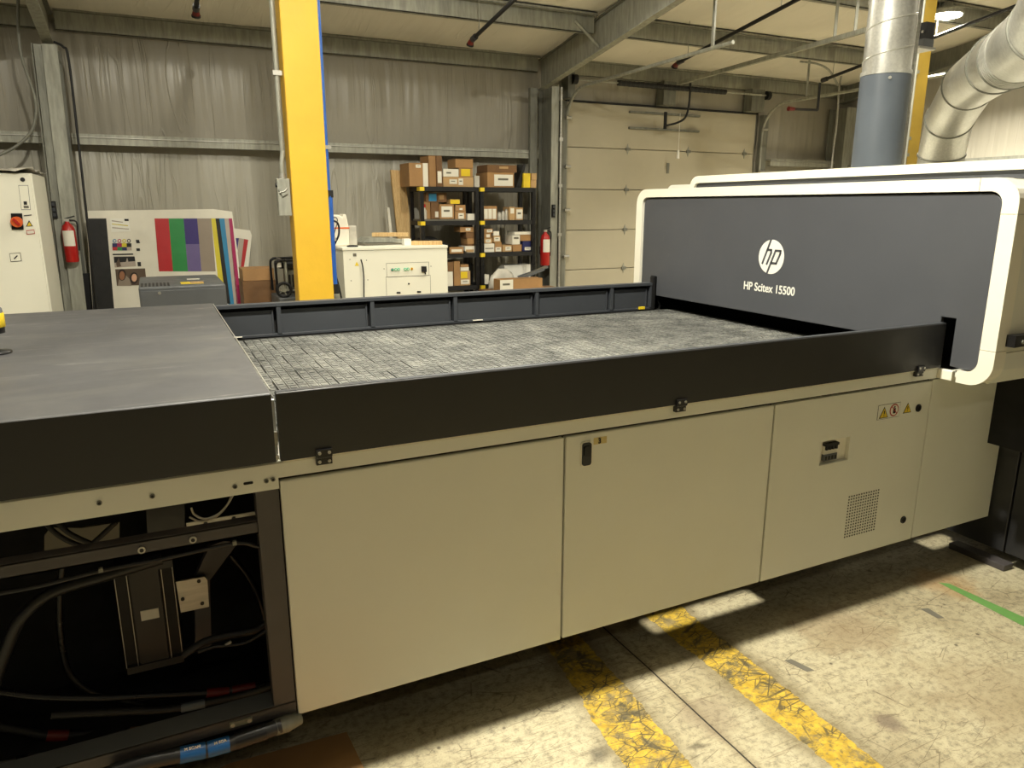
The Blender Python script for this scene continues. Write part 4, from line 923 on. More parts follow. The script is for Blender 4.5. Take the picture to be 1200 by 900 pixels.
yq(((28, 252.3), (37, 251.3), (37.1, 252.4), (28.1, 253.4)), Y_, .002, 'ink', 'maker_text', dr)
# loose sheet lying over the cabinet top
b = MB(); k = b.mid('plastic_bag'); nx_, ny_ = 26, 10; rnd = random.Random(11)
for j in range(ny_+1):
    for i in range(nx_+1):
        x = cx1-1.05+1.07*i/nx_; y = 7.15+(yb-7.15)*j/ny_
        b.v.append((x, y, ztop+.012+.035*abs(math.sin(i*.55+j*.9))*(.4+.6*math.sin(j*.7+i*.3)**2)+(.03 if i < nx_*.6 else 0)))
for j in range(ny_):
    for i in range(nx_): a = j*(nx_+1)+i; b.f.append((a, a+1, a+nx_+2, a+nx_+1)); b.mi.append(k); b.sm.append(True)
o = b.build('plastic_cover', fix=False); md = o.modifiers.new('s', 'SOLIDIFY'); md.thickness = .004; tag(o, 'crumpled pale plastic cover lying on top of the white electrical cabinet', 'cover')

# ================================================================== FIRE EXTINGUISHERS
def extinguisher(x, y, z, h, r, lab):
    t = thing('fire_extinguisher', (x, y, z), lab, 'fire extinguisher', 'wall-hung fire extinguishers')
    b = MB(); b.lathe([(r*.9, 0), (r, h*.03), (r, h*.70), (r*.8, h*.80), (r*.35, h*.86), (r*.3, h*.9)], (x, y, z), 'red', 20); bo = b.build('cylinder', t)
    b = MB(); n = 10
    for i in range(n):
        a0_, a1_ = -PI/2-.9+1.8*i/n, -PI/2-.9+1.8*(i+1)/n
        b.face([(x+(r+.002)*math.cos(a0_), y+(r+.002)*math.sin(a0_), z+h*.36), (x+(r+.002)*math.cos(a1_), y+(r+.002)*math.sin(a1_), z+h*.36), (x+(r+.002)*math.cos(a1_), y+(r+.002)*math.sin(a1_), z+h*.70), (x+(r+.002)*math.cos(a0_), y+(r+.002)*math.sin(a0_), z+h*.70)], 'paper')
    b.build('paper_label', bo, fix=False)
    b = MB(); b.box(x-.03, x+.03, y, 8.279, z+h*.3, z+h*.5, 'black'); b.build('wall_bracket', t)
    b = MB(); b.box(x-.02, x+.02, y-.015, y+.015, z+h*.9, z+h*.96, 'chrome'); b.box(x-.02, x+.07, y-.01, y+.01, z+h*.97, z+h, 'black', Matrix.Rotation(-.3, 3, 'Y')); b.build('valve_handle', t)
    b = MB(); b.tube(bez([(x+.02, y, z+h*.93), (x+r+.02, y, z+h*.88), (x+r+.018, y, z+h*.6), (x+r+.012, y, z+h*.25)]), .008, 'black', 8); b.build('hose', t)
p = at(85, 307, 'y', 8.19); extinguisher(p.x, 8.2, p.z, .42, .058, 'red fire extinguisher on the left steel column, next to the colour test board')
p = at(639, 311, 'y', 8.17); extinguisher(p.x, 8.18, p.z, .46, .06, 'red fire extinguisher on the middle steel column, right of the shelves')

# ================================================================== TEST BOARDS
def board_quad(b, pts, off, m, n=Vector((0, -1, .06)), p0=(0, 8.42, .6)):
    n = n.normalized(); pts3 = [on_plane(a, c, Vector(p0)+n*off, n) for a, c in pts]; b.face(pts3, m)
    return pts3
nb = Vector((0, -1, .06)).normalized()
def board(p0, corners, prints, name, lab, th=.02):
    b = MB(); pts = [on_plane(a, c, Vector(p0), nb) for a, c in corners]; k = b.mid('paper'); n = len(pts)
    b.v = [tuple(p) for p in pts]+[tuple(p-nb*th) for p in pts]
    b.f = [tuple(range(n)), tuple(range(2*n-1, n-1, -1))]+[(i, (i+1) % n, n+(i+1) % n, n+i) for i in range(n)]; b.mi = [k]*(n+2); b.sm = [False]*(n+2)
    o = b.build(name, fix=True); tag(o, lab, 'board')
    b = MB()
    for q, off, m in prints: board_quad(b, q, off, m, nb, p0)
    b.build('printed_layer', o, fix=False); return o
def st(xa, xb, ya, yb, sk=.085):
    """upright printed patch: xa..xb at the top edge, leaning like the board's right side"""
    s_ = (yb-ya)*sk; return ((xa, ya), (xb, ya), (xb+s_, yb), (xa+s_, yb))
def dk(m): return m
for n_, c_ in (('p_red', (176, 40, 44)), ('p_green', (44, 134, 70)), ('p_blue', (56, 44, 112)), ('p_blue2', (104, 92, 140)), ('p_pale', (196, 188, 196)), ('p_taupe', (142, 130, 116)), ('p_yellow', (204, 190, 52)), ('p_cyan', (44, 124, 166)), ('p_mag', (156, 32, 84)), ('p_grey', (172, 160, 148)), ('p_ltgreen', (104, 160, 110)), ('skin_a', (150, 104, 74)), ('skin_b', (214, 168, 138)), ('photo_bg', (92, 76, 62)), ('photo_hair', (44, 30, 24)), ('p_navy', (36, 40, 90))):
    C[n_] = paint(n_, c_, .38, var=.04)
pr_ = [(((102, 256), (124.5, 256), (134, 364), (109, 364)), .002, 'ink')]
pr_ += [(st(181, 197.5, 256, 318), .002, 'p_red'), (st(197.5, 215, 256, 318), .002, 'p_green'), (st(215, 231, 256, 286), .002, 'p_blue'), (st(217.5, 233.5, 286, 318), .002, 'p_blue2'), (st(231, 247.5, 256, 318), .002, 'p_taupe'),
        (((247.5, 256), (252.5, 256), (263, 340), (257, 340)), .002, 'p_yellow'), (((252.5, 256), (257, 256), (270, 356), (265, 356)), .003, 'ink'), (((257, 256), (263, 256), (275, 362), (268.5, 362)), .002, 'p_cyan'), (((263, 256), (268, 256), (280, 362), (275, 362)), .002, 'p_grey'), (((268, 256), (272, 256), (283.5, 362), (278, 362)), .002, 'p_mag')]
# sheet of small printed tests
S_ = .003
pr_ += [(((129, 256), (150, 256), (153.5, 271), (130.5, 272)), .002, 'white'), (((145.5, 256.5), (150.5, 256.5), (151, 259), (146, 259)), S_, 'ink'), (((131, 258), (144, 260), (144, 261), (131, 259.4)), S_, 'p_grey'), (((131, 262), (150, 264), (150, 265), (131, 263)), S_, 'p_yellow'), (((131.5, 266), (151, 268), (151, 269), (131.5, 267.4)), S_, 'p_grey')]
for i, (m_a, m_b, m_c) in enumerate((('p_cyan', 'p_navy', 'p_red'), ('p_mag', 'p_mag', 'p_green'), ('p_yellow', 'p_yellow', 'p_navy'), ('ink', 'ink', 'p_grey'))):
    x = 131.5+i*5.6
    cx_, cy_ = x+2.8, 282.3
    for rr2, mm in ((2.3, m_a), (1.3, 'paper')): pr_.append((tuple((cx_+rr2*math.cos(2*PI*j/12), cy_+rr2*math.sin(2*PI*j/12)) for j in range(12)), S_+(.001 if mm == 'paper' else 0), mm))
    pr_ += [(st(x, x+5.6, 285, 289.5, .05), S_, m_b), (st(x+.3, x+5.9, 289.5, 293.5, .05), S_, m_c)]
pr_ += [(((132, 297.5), (156, 297), (156, 298.6), (132, 299)), S_, 'ink'), (((133, 300.5), (157.5, 300), (159.5, 312), (134.5, 313.5)), S_, 'p_grey'), (((133.5, 301), (157.7, 300.6), (158.6, 306), (134, 308)), S_+.001, 'ink'),
        (((136, 309), (139, 302), (142, 312), (137, 313)), S_+.002, 'photo_bg'), (((146, 312), (149, 302), (152, 312)), S_+.002, 'p_grey'), (((159, 281), (163, 281), (164, 285), (160, 285)), S_, 'ink'), (((159.5, 291), (163.8, 291), (164.2, 294), (160, 294)), S_, 'ink'), (((161, 307), (165, 307), (165.5, 312), (161.5, 312)), S_, 'ink')]
pr_ += [(((135, 315.5), (170, 314.5), (172, 334), (137, 335)), S_, 'photo_bg'), (((138, 335), (140, 325), (146, 321), (152, 327), (154, 335)), S_+.001, 'p_taupe')]
for cx_, cy_, rx_, ry_, m_ in ((143, 322, 4.6, 7, 'photo_hair'), (143, 323, 3.3, 5.2, 'skin_a'), (157, 326, 5, 7, 'photo_hair'), (157.3, 325.5, 3.2, 4.6, 'skin_b')):
    pr_.append((tuple((cx_+rx_*math.cos(2*PI*j/14), cy_+ry_*math.sin(2*PI*j/14)) for j in range(14)), S_+.002+(.001 if 'skin' in m_ else 0), m_))
board((0, 8.30, .6), ((100, 247), (250, 245), (272, 248), (279, 300), (291, 432), (114, 432)), pr_, 'test_print_board', 'large pale board printed with black, red, green and blue colour bars', .02)
board((0, 8.52, .6), ((262, 266), (293, 270), (295, 276), (280, 425), (266, 425)), [(((274, 279), (280, 279), (276, 310), (272, 310)), .002, 'p_blue'), (((280, 279), (286, 280), (281, 325), (276, 325)), .002, 'p_grey'), (((286, 280), (291, 281), (283, 330), (280, 330)), .002, 'p_red')], 'test_print_board', 'smaller striped board standing behind the right end of the large colour board', .02)
# dark support behind/left of board
b = MB(); p = at(98, 330, 'y', 8.5); b.box(p.x-.02, p.x+.12, 8.46, 8.49, 0, 1.0, 'black'); tag(b.build('dark_board'), 'narrow black board behind the left edge of the large colour board', 'board')
# grey low cabinet in front of the boards
t = thing('grey_control_unit', (.16, 6.8, 0), 'low grey equipment cabinet in front of the colour test board', 'cabinet')
ya_, yb_ = 6.3, 7.25; zt_ = 1.045
b = MB(); b.box(-.135, .492, ya_, yb_, 0, zt_, 'grey_case'); b.build('cabinet_body', t, .012)
b = MB(); b.box(-.125, .482, ya_-.006, ya_, .4, zt_-.03, 'grey_case'); b.build('front_panel', t, .004)
b = MB()
for i in range(8): b.box(-.118+i*.027, -.103+i*.027, ya_+.05, ya_+.32, zt_, zt_+.002, 'black')
b.build('vent_slots', t)
b = MB(); b.box(.17, .34, ya_+.12, ya_+.3, zt_, zt_+.002, 'label_yellow'); b.box(.24, .34, ya_+.14, ya_+.28, zt_+.002, zt_+.003, 'card2'); b.box(.23, .33, ya_+.5, ya_+.56, zt_, zt_+.004, 'paper'); b.build('top_label', t)
p = at(187, 343.5, 'y', ya_-.006); b = MB(); b.cyl((p.x, ya_-.012, p.z), (p.x, ya_-.006, p.z), .012, 'chrome', 12); b.build('panel_lock', t)

# ================================================================== BOX HELPERS
def rect_at(x0, x1, y0, y1, Y):
    """photo rectangle -> world x and z extents on the plane y = Y"""
    a, c = at(x0, (y0+y1)/2, 'y', Y), at(x1, (y0+y1)/2, 'y', Y); u, v = at((x0+x1)/2, y0, 'y', Y), at((x0+x1)/2, y1, 'y', Y)
    return a.x, c.x, v.z, u.z
def carton(x0, x1, z0, z1, Y, depth, m, lab, group, labels=(), tape=None, name='cardboard_box', cat='box'):
    t = thing(name, ((x0+x1)/2, Y+depth/2, z0), lab, cat, group)
    b = MB(); g_ = .003; b.box(x0+.001, x1-.001, Y, Y+depth, z0+.001, z1-g_, m); b.box(x0, (x0+x1)/2-.001, Y-.001, Y+depth, z1-g_, z1, m); b.box((x0+x1)/2+.001, x1, Y-.001, Y+depth, z1-g_, z1, m); bo = b.build('box_body', t, .002)
    for (u0, u1, v0, v1, lm_) in labels:
        b = MB(); w_, h_ = x1-x0, z1-z0; b.box(x0+w_*u0, x0+w_*u1, Y-.003, Y-.001, z0+h_*v0, z0+h_*v1, lm_); la = b.build('paper_label', t)
        if w_*(u1-u0) > .05 and lm_ in ('paper',):
            b = MB(); b.box(x0+w_*(u0+(u1-u0)*.2), x0+w_*(u0+(u1-u0)*.75), Y-.004, Y-.003, z0+h_*(v0+(v1-v0)*.5), z0+h_*(v0+(v1-v0)*.68), 'tape_grey'); b.build('label_print', la)
    if tape:
        b = MB(); w_ = x1-x0; b.box(x0+w_*tape[0], x0+w_*tape[1], Y-.004, Y+depth, z0, z1+.001, 'paper') if False else b.box(x0+w_*tape[0], x0+w_*tape[1], Y-.0035, Y-.001, z0, z1, tape[2]); b.build('tape_strip', t)
    return t
# ---- shelves
SF, SB = 8.05, 8.45
decks = [1.865, 1.487, 1.115, .735, .12]
def shelf_unit(x0, x1, lab):
    t = thing('shelving_unit', ((x0+x1)/2, (SF+SB)/2, 0), lab, 'shelf', 'black plastic shelving units')
    for z in decks:
        b = MB(); b.box(x0, x1, SF, SF+.02, z-.05, z, 'black'); b.box(x0, x1, SB-.02, SB, z-.05, z, 'black'); b.box(x0, x0+.02, SF, SB, z-.05, z, 'black'); b.box(x1-.02, x1, SF, SB, z-.05, z, 'black'); b.box(x0+.02, x1-.02, SF+.02, SB-.02, z-.02, z-.008, 'black'); b.build('shelf_board', t, .002)
    for x in (x0, x1):
        for y in (SF+.003, SB-.003):
            b = MB(); s_ = .042; xa = x if x == x0 else x-s_; ya = y-.003 if y < 8.2 else y-s_
            b.box(xa-.001, xa+s_+.001, ya-.003, ya+s_, 0, decks[0]-.001, 'black_gloss'); b.build('post', t, .002)
    for z in decks[:4]:
        b = MB(); b.box(x0-.004, x0+.008, SF-.006, SB*.25+SF*.75, z-.048, z-.004, 'label_yellow'); b.box(x0-.004, x0+.05, SF-.008, SF-.003, z-.048, z-.004, 'label_yellow'); b.build('yellow_clip', t)
    return t
shelf_unit(2.748, 3.462, 'black shelving unit on the left, nearer the leaning plank, filled with cardboard boxes')
shelf_unit(3.482, 4.205, 'black shelving unit on the right, next to the steel column, filled with small boxes')
def sb(cx0, cx1, cy0, cy1, base, m, lab, labels=(), depth=.24, Y=8.09, group='boxes on the shelves', tape=None, name='cardboard_box', cat='box', top=None):
    x0, x1, z0, z1 = rect_at(460+cx0/5, 460+cx1/5, 170+cy0/5, 170+cy1/5, Y)
    if base is not None: h = z1-z0; z0 = base+.001; z1 = max(z1, z0+.03)
    return carton(x0, x1, z0, z1, Y, depth, m, lab, group, labels, tape, name, cat), (x0, x1, z0, z1)
g1 = 'boxes on top of the left shelving unit'; D = decks
sb(97, 212, 105, 222, D[0], 'card', 'brown carton with white tape strip, at the left end of the top shelf', ((.35, .6, .8, .93, 'paper'),), .34, tape=(.7, .95, 'paper'), group=g1)
sb(213, 257, 62, 222, D[0], 'card', 'tall narrow brown carton on the top shelf, second from the left end', (), .3, Y=8.12, group=g1)
sb(258, 291, 62, 222, D[0], 'card3', 'slim upright brown carton with white labels beside the tall carton, top shelf', ((.15, .85, .12, .5, 'paper'),), .2, group=g1)
_, r1 = sb(297, 474, 187, 228, D[0], 'card2', 'long flat brown carton with two labels, on the top shelf', ((.2, .45, .3, .75, 'paper'), (.5, .65, .2, .85, 'paper')), .3, group=g1)
_, r2 = sb(297, 388, 140, 187, r1[3], 'paper', 'white carton standing on the long flat carton, top shelf', ((.2, .5, .4, .6, 'tape_grey'),), .25, group=g1)
_, r3 = sb(389, 470, 135, 187, r1[3], 'card', 'brown carton with bright yellow label on the long flat carton, top shelf', ((.15, .8, .1, .9, 'label_yellow'),), .25, group=g1)
sb(368, 472, 82, 134, r3[3], 'card', 'dented brown carton at the very top of the top-shelf stack', (), .25, Y=8.10, group=g1)
sb(480, 510, 180, 228, D[0], 'plastic_bag', 'small cloudy plastic bag at the right end of the left top shelf', (), .1, name='plastic_bag', cat='bag', group=g1)
g2 = 'boxes on top of the right shelving unit'
_, r4 = sb(556, 712, 160, 232, D[0], 'card', 'large brown carton with white printed sheet, on the right unit top shelf', ((.25, .95, .1, .85, 'paper'),), .34, group=g2)
sb(556, 728, 117, 160, r4[3], 'card3', 'wide low brown carton on the large printed-sheet carton, right top shelf', ((.4, .7, .5, .8, 'card2'),), .32, group=g2)
x0, x1, z0, z1 = rect_at(460+722/5, 460+792/5, 170+108/5, 170+235/5, 8.12)
b = MB(); b.prism([(x0, D[0]+.001), (x0+.07, D[0]+.001), (x1-.025, z1-.01), (x1-.05, z1)], 'y', 8.12, 8.30, 'black_gloss'); tag(b.build('black_folder'), 'black folder leaning on the right unit top shelf, beside the yellow bag', 'folder')
sb(768, 808, 165, 236, D[0], 'label_yellow', 'small yellow packet between black folder and small cartons, right top shelf', (), .14, name='packet', cat='packet', group=g2)
_, r5 = sb(811, 843, 205, 236, D[0], 'card2', 'small brown carton at the right end of the top shelf, below its twin', (), .16, group=g2)
sb(815, 845, 165, 205, r5[3], 'card2', 'small brown carton stacked on its twin, right end of the top shelf', (), .16, group=g2)
g3 = 'boxes on the second shelf'
_, q1 = sb(180, 222, 332, 410, D[1]+.02, 'card', 'upright brown carton on the left second shelf, beside the red-capped bottle', (), .14, Y=8.16, group=g3)
_, q2 = sb(225, 272, 335, 410, D[1]+.02, 'card3', 'upright brown carton with small white label, left second shelf', ((.5, .9, .1, .45, 'paper'),), .16, Y=8.14, group=g3)
_, q3 = sb(276, 360, 346, 410, D[1]+.02, 'card', 'brown carton with large white label in the middle of the left second shelf', ((.12, .88, .12, .85, 'paper'),), .2, group=g3)
_, q4 = sb(366, 430, 388, 422, D[1]+.001, 'card', 'low brown carton on the left second shelf, right of the large-labelled one', ((.3, .8, .2, .8, 'paper'),), .2, group=g3)
_, q5 = sb(368, 428, 350, 388, q4[3], 'card', 'brown carton stacked on the low one, left second shelf', ((.4, .7, .2, .5, 'paper'),), .2, group=g3)
_, q6 = sb(338, 396, 318, 347, q3[3], 'card2', 'carton with yellow label on the large-labelled one, left second shelf', ((.0, .95, .05, .9, 'label_yellow'),), .2, group=g3)
_, q7 = sb(262, 318, 280, 333, q2[3], 'card3', 'dark brown carton with pale label at the back of the left second shelf', ((.2, .7, .3, .8, 'card2'),), .2, Y=8.16, group=g3)
sb(196, 260, 278, 333, q2[3], 'card3', 'dark brown carton with light blue label, upper left of the second shelf', ((.25, .95, .1, .9, 'p_cyan'),), .2, Y=8.15, group=g3)
x0, x1, z0, z1 = rect_at(460+172/5, 460+430/5, 170+410/5, 170+426/5, 8.08)
b = MB(); b.box(x0, x1, 8.08, 8.4, D[1]+.001, D[1]+.019, 'tape_grey'); tag(b.build('plastic_tray'), 'shallow grey tray under the cartons of the left second shelf', 'tray')
p = at(460+187/5, 170+408/5, 'y', 8.12); t = thing('bottle', (p.x, 8.12, D[1]+.02), 'clear bottle with red cap at the left of the second shelf', 'bottle'); b = MB(); b.lathe([(.026, 0), (.028, .01), (.028, .09), (.012, .12), (.012, .13)], (p.x, 8.12, D[1]+.02), 'plastic_bag', 14); b.build('bottle_body', t); b = MB(); b.cyl((p.x, 8.12, D[1]+.15), (p.x, 8.12, D[1]+.185), .017, 'red', 12); b.build('cap', t)
sb(440, 484, 402, 424, D[1]+.001, 'paper', 'small white packet at the right end of the left second shelf', (), .12, name='packet', cat='packet', group=g3)
g4 = 'boxes on the second shelf of the right unit'
sb(532, 612, 357, 420, D[1], 'card', 'brown carton with three white labels, left end of right second shelf', ((.06, .32, .1, .8, 'paper'), (.36, .62, .1, .8, 'paper'), (.68, .93, .1, .8, 'paper')), .24, group=g4)
for i, (u0, u1, v0) in enumerate(((620, 640, 392), (642, 660, 385), (662, 680, 375))):
    x0, x1, z0, z1 = rect_at(460+u0/5, 460+u1/5, 170+v0/5, 170+420/5, 8.12); xc = (x0+x1)/2; r_ = (x1-x0)/2; hh_ = z1-D[1]
    t = thing('jar', (xc, 8.14, D[1]), ('shortest cloudy jar beside the three-label carton', 'middle cloudy jar of the three on the right second shelf', 'tallest cloudy jar, left of the white-labelled upright carton')[i], 'jar', 'cloudy jars on the shelf')
    b = MB(); b.lathe([(r_*.9, .001), (r_, .01), (r_, hh_*.8), (r_*.7, hh_*.88)], (xc, 8.14, D[1]), 'plastic_bag', 14); b.build('jar_body', t); b = MB(); b.cyl((xc, 8.14, D[1]+hh_*.88), (xc, 8.14, D[1]+hh_), r_*.75, 'chrome', 12); b.build('lid', t)
sb(684, 718, 362, 422, D[1], 'card2', 'upright pale carton between the jars and the end carton, right second shelf', ((.2, .8, .5, .9, 'paper'),), .18, group=g4)
sb(721, 765, 366, 426, D[1], 'card2', 'upright carton with white label at the right end of the right second shelf', ((.1, .9, .1, .85, 'paper'),), .18, group=g4)
g5 = 'boxes on the third shelf'
# black cloth over crates
b = MB(); k = b.mid('black'); xs0, xs1 = rect_at(460+112/5, 460+432/5, 300, 310, 8.1)[:2]; N1, N2 = 30, 10
for j in range(N2+1):
    for i in range(N1+1):
        u = i/N1; w_ = j/N2; x = xs0+(xs1-xs0)*u; y = 8.07+.33*w_
        zc = .02+.16*math.sin(PI*min(1, u*1.15+.1))*(.5+.5*math.sin(PI*(.25+w_*.6)))+.012*math.sin(u*30+w_*5)
        b.v.append((x, y, D[2]+max(.004, zc)))
for j in range(N2):
    for i in range(N1): a = j*(N1+1)+i; b.f.append((a, a+1, a+N1+2, a+N1+1)); b.mi.append(k); b.sm.append(True)
o = b.build('black_cloth', fix=False); md = o.modifiers.new('s', 'SOLIDIFY'); md.thickness = .01; md.offset = 1; tag(o, 'bunched black cloth lying on the left third shelf', 'cloth')
_, e4 = sb(424, 481, 592, 620, D[2], 'paper', 'small white carton at the right of the left third shelf', ((.1, .9, .1, .5, 'card2'),), .2, group=g5)
_, e3 = sb(437, 478, 546, 580, None, 'card', 'lowest brown carton of the stack right of the black cloth, third shelf', (), .2, group=g5)
_, e2 = sb(432, 478, 511, 546, e3[3], 'card3', 'middle brown carton of the stack right of the black cloth, third shelf', (), .2, group=g5)
sb(396, 476, 480, 511, e2[3], 'card', 'wide brown carton with white label atop the stack behind the black cloth', ((.4, .75, .3, .8, 'paper'),), .2, group=g5)
x0, x1 = e3[0], e3[1]; b = MB(); b.box(x0+.002, x1-.002, 8.10, 8.28, e4[3]+.001, e3[2]-.0, 'card3'); tag(b.build('cardboard_box'), 'thin brown carton on the small white carton, left third shelf', 'box', g5)
p = rect_at(460+330/5, 460+410/5, 170+575/5, 170+620/5, 8.06); b = MB(); b.box(p[0], p[1], 8.03, 8.065, D[2]+.001, D[2]+.075, 'card'); o = b.build('cardboard_box', None, .002); tag(o, 'flat brown carton with white label in front of the black cloth', 'box', g5); b = MB(); b.box(p[0]+.02, p[1]-.02, 8.027, 8.03, D[2]+.02, D[2]+.05, 'paper'); b.build('paper_label', o)
g6 = 'boxes on the third shelf of the right unit'
_, f6 = sb(537, 597, 577, 618, D[2], 'paper', 'white carton, bottom left of the right third shelf', ((.1, .9, .4, .5, 'tape_grey'),), .2, group=g6)
_, f5 = sb(537, 584, 547, 577, f6[3], 'card2', 'small carton directly on the bottom-left white carton, right third shelf', ((.2, .8, .2, .8, 'paper'),), .2, group=g6)
_, f2 = sb(537, 578, 517, 547, f5[3], 'card', 'small carton second from the top of the left stack, right third shelf', ((.3, .8, .2, .8, 'paper'),), .2, group=g6)
sb(537, 588, 490, 517, f2[3], 'card', 'small carton at the top of the left stack, right third shelf', ((.3, .9, .2, .8, 'paper'),), .2, group=g6)
_, f7 = sb(599, 640, 570, 614, D[2], 'card', 'brown carton with white label, second along the right third shelf', ((.1, .9, .05, .5, 'paper'),), .2, group=g6)
_, f4 = sb(592, 632, 532, 570, f7[3], 'card2', 'pale carton on the second brown carton, right third shelf', ((.1, .9, .2, .8, 'paper'),), .2, group=g6)
sb(592, 626, 505, 532, f4[3], 'paper', 'white carton topping the second stack, right third shelf', (), .2, group=g6)
sb(645, 699, 587, 614, D[2], 'card2', 'low pale carton in the middle of the right third shelf', ((.3, .9, .2, .8, 'paper'),), .2, group=g6)
_, f10 = sb(704, 757, 583, 614, D[2], 'card', 'low brown carton under the white carton, right third shelf', (), .2, group=g6)
sb(702, 747, 528, 583, f10[3], 'paper', 'white carton on the low brown carton, right third shelf', ((.2, .8, .6, .8, 'tape_grey'),), .2, group=g6)
_, f13 = sb(762, 822, 562, 612, D[2], 'p_navy', 'dark blue box at the right end of the right third shelf', ((.2, .8, .1, .4, 'paper'),), .2, group=g6)
_, f12 = sb(750, 822, 526, 562, f13[3], 'card', 'brown carton on the dark blue box, right third shelf', (), .2, group=g6)
sb(714, 824, 508, 526, f12[3], 'paper', 'flat white carton lid on the brown carton, right third shelf', (), .2, Y=8.1, group=g6)
g7 = 'boxes on the fourth shelf'
sb(360, 396, 680, 806, D[3], 'card', 'tall brown carton standing on the left fourth shelf', (), .2, group=g7)
_, h3 = sb(322, 354, 742, 806, D[3], 'paper', 'white carton beside the white machine, left fourth shelf', (), .2, group=g7)
sb(322, 356, 684, 742, h3[3], 'card3', 'brown carton on the white carton, left fourth shelf', (), .2, group=g7)
_, h5 = sb(397, 456, 738, 800, D[3], 'card2', 'carton with yellow label on the left fourth shelf', ((.05, .7, .5, .95, 'label_yellow'), (.05, .9, .1, .4, 'paper')), .2, group=g7)
_, h6 = sb(399, 448, 716, 738, h5[3], 'paper', 'flat pale carton on the yellow-labelled carton, left fourth shelf', (), .2, group=g7)
sb(399, 446, 700, 716, h6[3], 'card', 'flat brown carton topping the yellow-labelled stack', (), .2, group=g7)
_, k1 = sb(655, 815, 703, 790, D[3], 'white', 'white carton at the back of the right fourth shelf', (), .2, Y=8.18, group=g7)
sb(533, 566, 760, 800, D[3], 'paper', 'small white carton at the left of the right fourth shelf', (), .12, group=g7)
# plastic sack, grey films and the front carton
p = at(460+645/5, 170+830/5, 'y', 7.98)
b = MB(); k = b.mid('plastic_bag'); cc = at(460+640/5, 334, 'y', 7.93); N = 18
for j in range(10):
    for i in range(N):
        a = 2*PI*i/N; w_ = j/9; r_ = (.20+.015*math.sin(i*2.3+j))*(1-.55*max(0, w_-.35)**1.4/.55); b.v.append((cc.x+r_*math.cos(a)*1.0, 7.93+r_*.55*math.sin(a), .45+.55*w_*.62+.012*math.sin(i*1.7+j*2)))
for j in range(9):
    for i in range(N): b.f.append((j*N+i, j*N+(i+1) % N, (j+1)*N+(i+1) % N, (j+1)*N+i)); b.mi.append(k); b.sm.append(True)
b.f.append(tuple(9*N+i for i in range(N))); b.mi.append(k); b.sm.append(True); b.f.append(tuple(N-1-i for i in range(N))); b.mi.append(k); b.sm.append(True)
SACK = b
SACK = None
b = MB(); b.box(3.42, 4.36, 7.60, 7.98, 0, .698, 'card3'); b.box(3.42, 4.36, 7.77, 7.81, .698, .7, 'card2'); tag(b.build('cardboard_box', None, .004), 'big brown carton on the floor under the long open carton', 'box')
b = MB(); k = b.mid('plastic_bag'); N = 18; scx, scy = 3.70, 7.92
for j in range(10):
    for i in range(N):
        a = 2*PI*i/N; w_ = j/9; r_ = (.175+.012*math.sin(i*2.3+j))*(1-.62*max(0, w_-.35)**1.5/.52); b.v.append((scx+r_*math.cos(a), scy+r_*.3*math.sin(a), .701+.225*w_+.01*math.sin(i*1.7+j*2)*w_))
for j in range(9):
    for i in range(N): b.f.append((j*N+i, j*N+(i+1) % N, (j+1)*N+(i+1) % N, (j+1)*N+i)); b.mi.append(k); b.sm.append(True)
b.f.append(tuple(9*N+i for i in range(N))); b.mi.append(k); b.sm.append(True); b.f.append(tuple(N-1-i for i in range(N))); b.mi.append(k); b.sm.append(True)
tag(b.build('plastic_sack'), 'bulging cloudy plastic sack behind the long open carton, by the right shelf', 'sack')
t, _r = carton(3.53, 4.08, .701, .832, 7.62, .18, 'card', 'long brown open carton with white end label, lying in front of the right shelf', None, ((.0, .3, .02, .98, 'paper'),)), 0
if 'group' in t.keys(): del t['group']
for i, (dx, dz, an, m_, lab) in enumerate(((0, 0, .30, 'grey_case', 'lowest dark grey film strip fanned over the long open carton'), (.03, .03, .36, 'tape_grey', 'middle grey film strip fanned over the long open carton'), (.06, .055, .26, 'grey_case', 'uppermost dark grey film strip pointing at the extinguisher'))):
    b = MB(); b.box(3.80+dx, 4.22+dx, 7.812+i*.013, 7.822+i*.013, .838+dz*.6, .868+dz*.6, m_, Matrix.Rotation(-an, 3, 'Y')); tag(b.build('film_strip'), lab, 'strip', 'grey film strips')
# ---- leaning planks by the shelf
def plank(pts, y, d, lab, nm='wooden_plank'):
    q = [at(a, c, 'y', y) for a, c in pts]; b = MB(); b.prism([(p.x, p.z) for p in q], 'y', y, y+d, 'wood'); return tag(b.build(nm, None, .002), lab, 'plank')
q0, q1 = at(458, 199, 'y', 8.46), at(474, 200, 'y', 8.46); q2, q3 = at(466, 275, 'y', 8.46), at(483, 278, 'y', 8.46)
def dn(a, c): d = (c-a)/(a.z-c.z); return c+d*c.z
b = MB(); e0, e1 = dn(q0, q2), dn(q1, q3); b.prism([(e0.x, .001), (e1.x, .001), (q1.x, q1.z), (q0.x, q0.z)], 'y', 8.46, 8.5, 'wood'); tag(b.build('wooden_plank', None, .002), 'tall knotty pine plank leaning on the back wall left of the shelves', 'plank')
b = MB(); b.prism([(e0.x-.09, .001), (e0.x-.045, .001), (q0.x-.02, q0.z-.42), (q0.x-.05, q0.z-.42)], 'y', 8.5, 8.53, 'paper'); tag(b.build('narrow_board'), 'narrow pale board leaning just left of the tall pine plank', 'board')

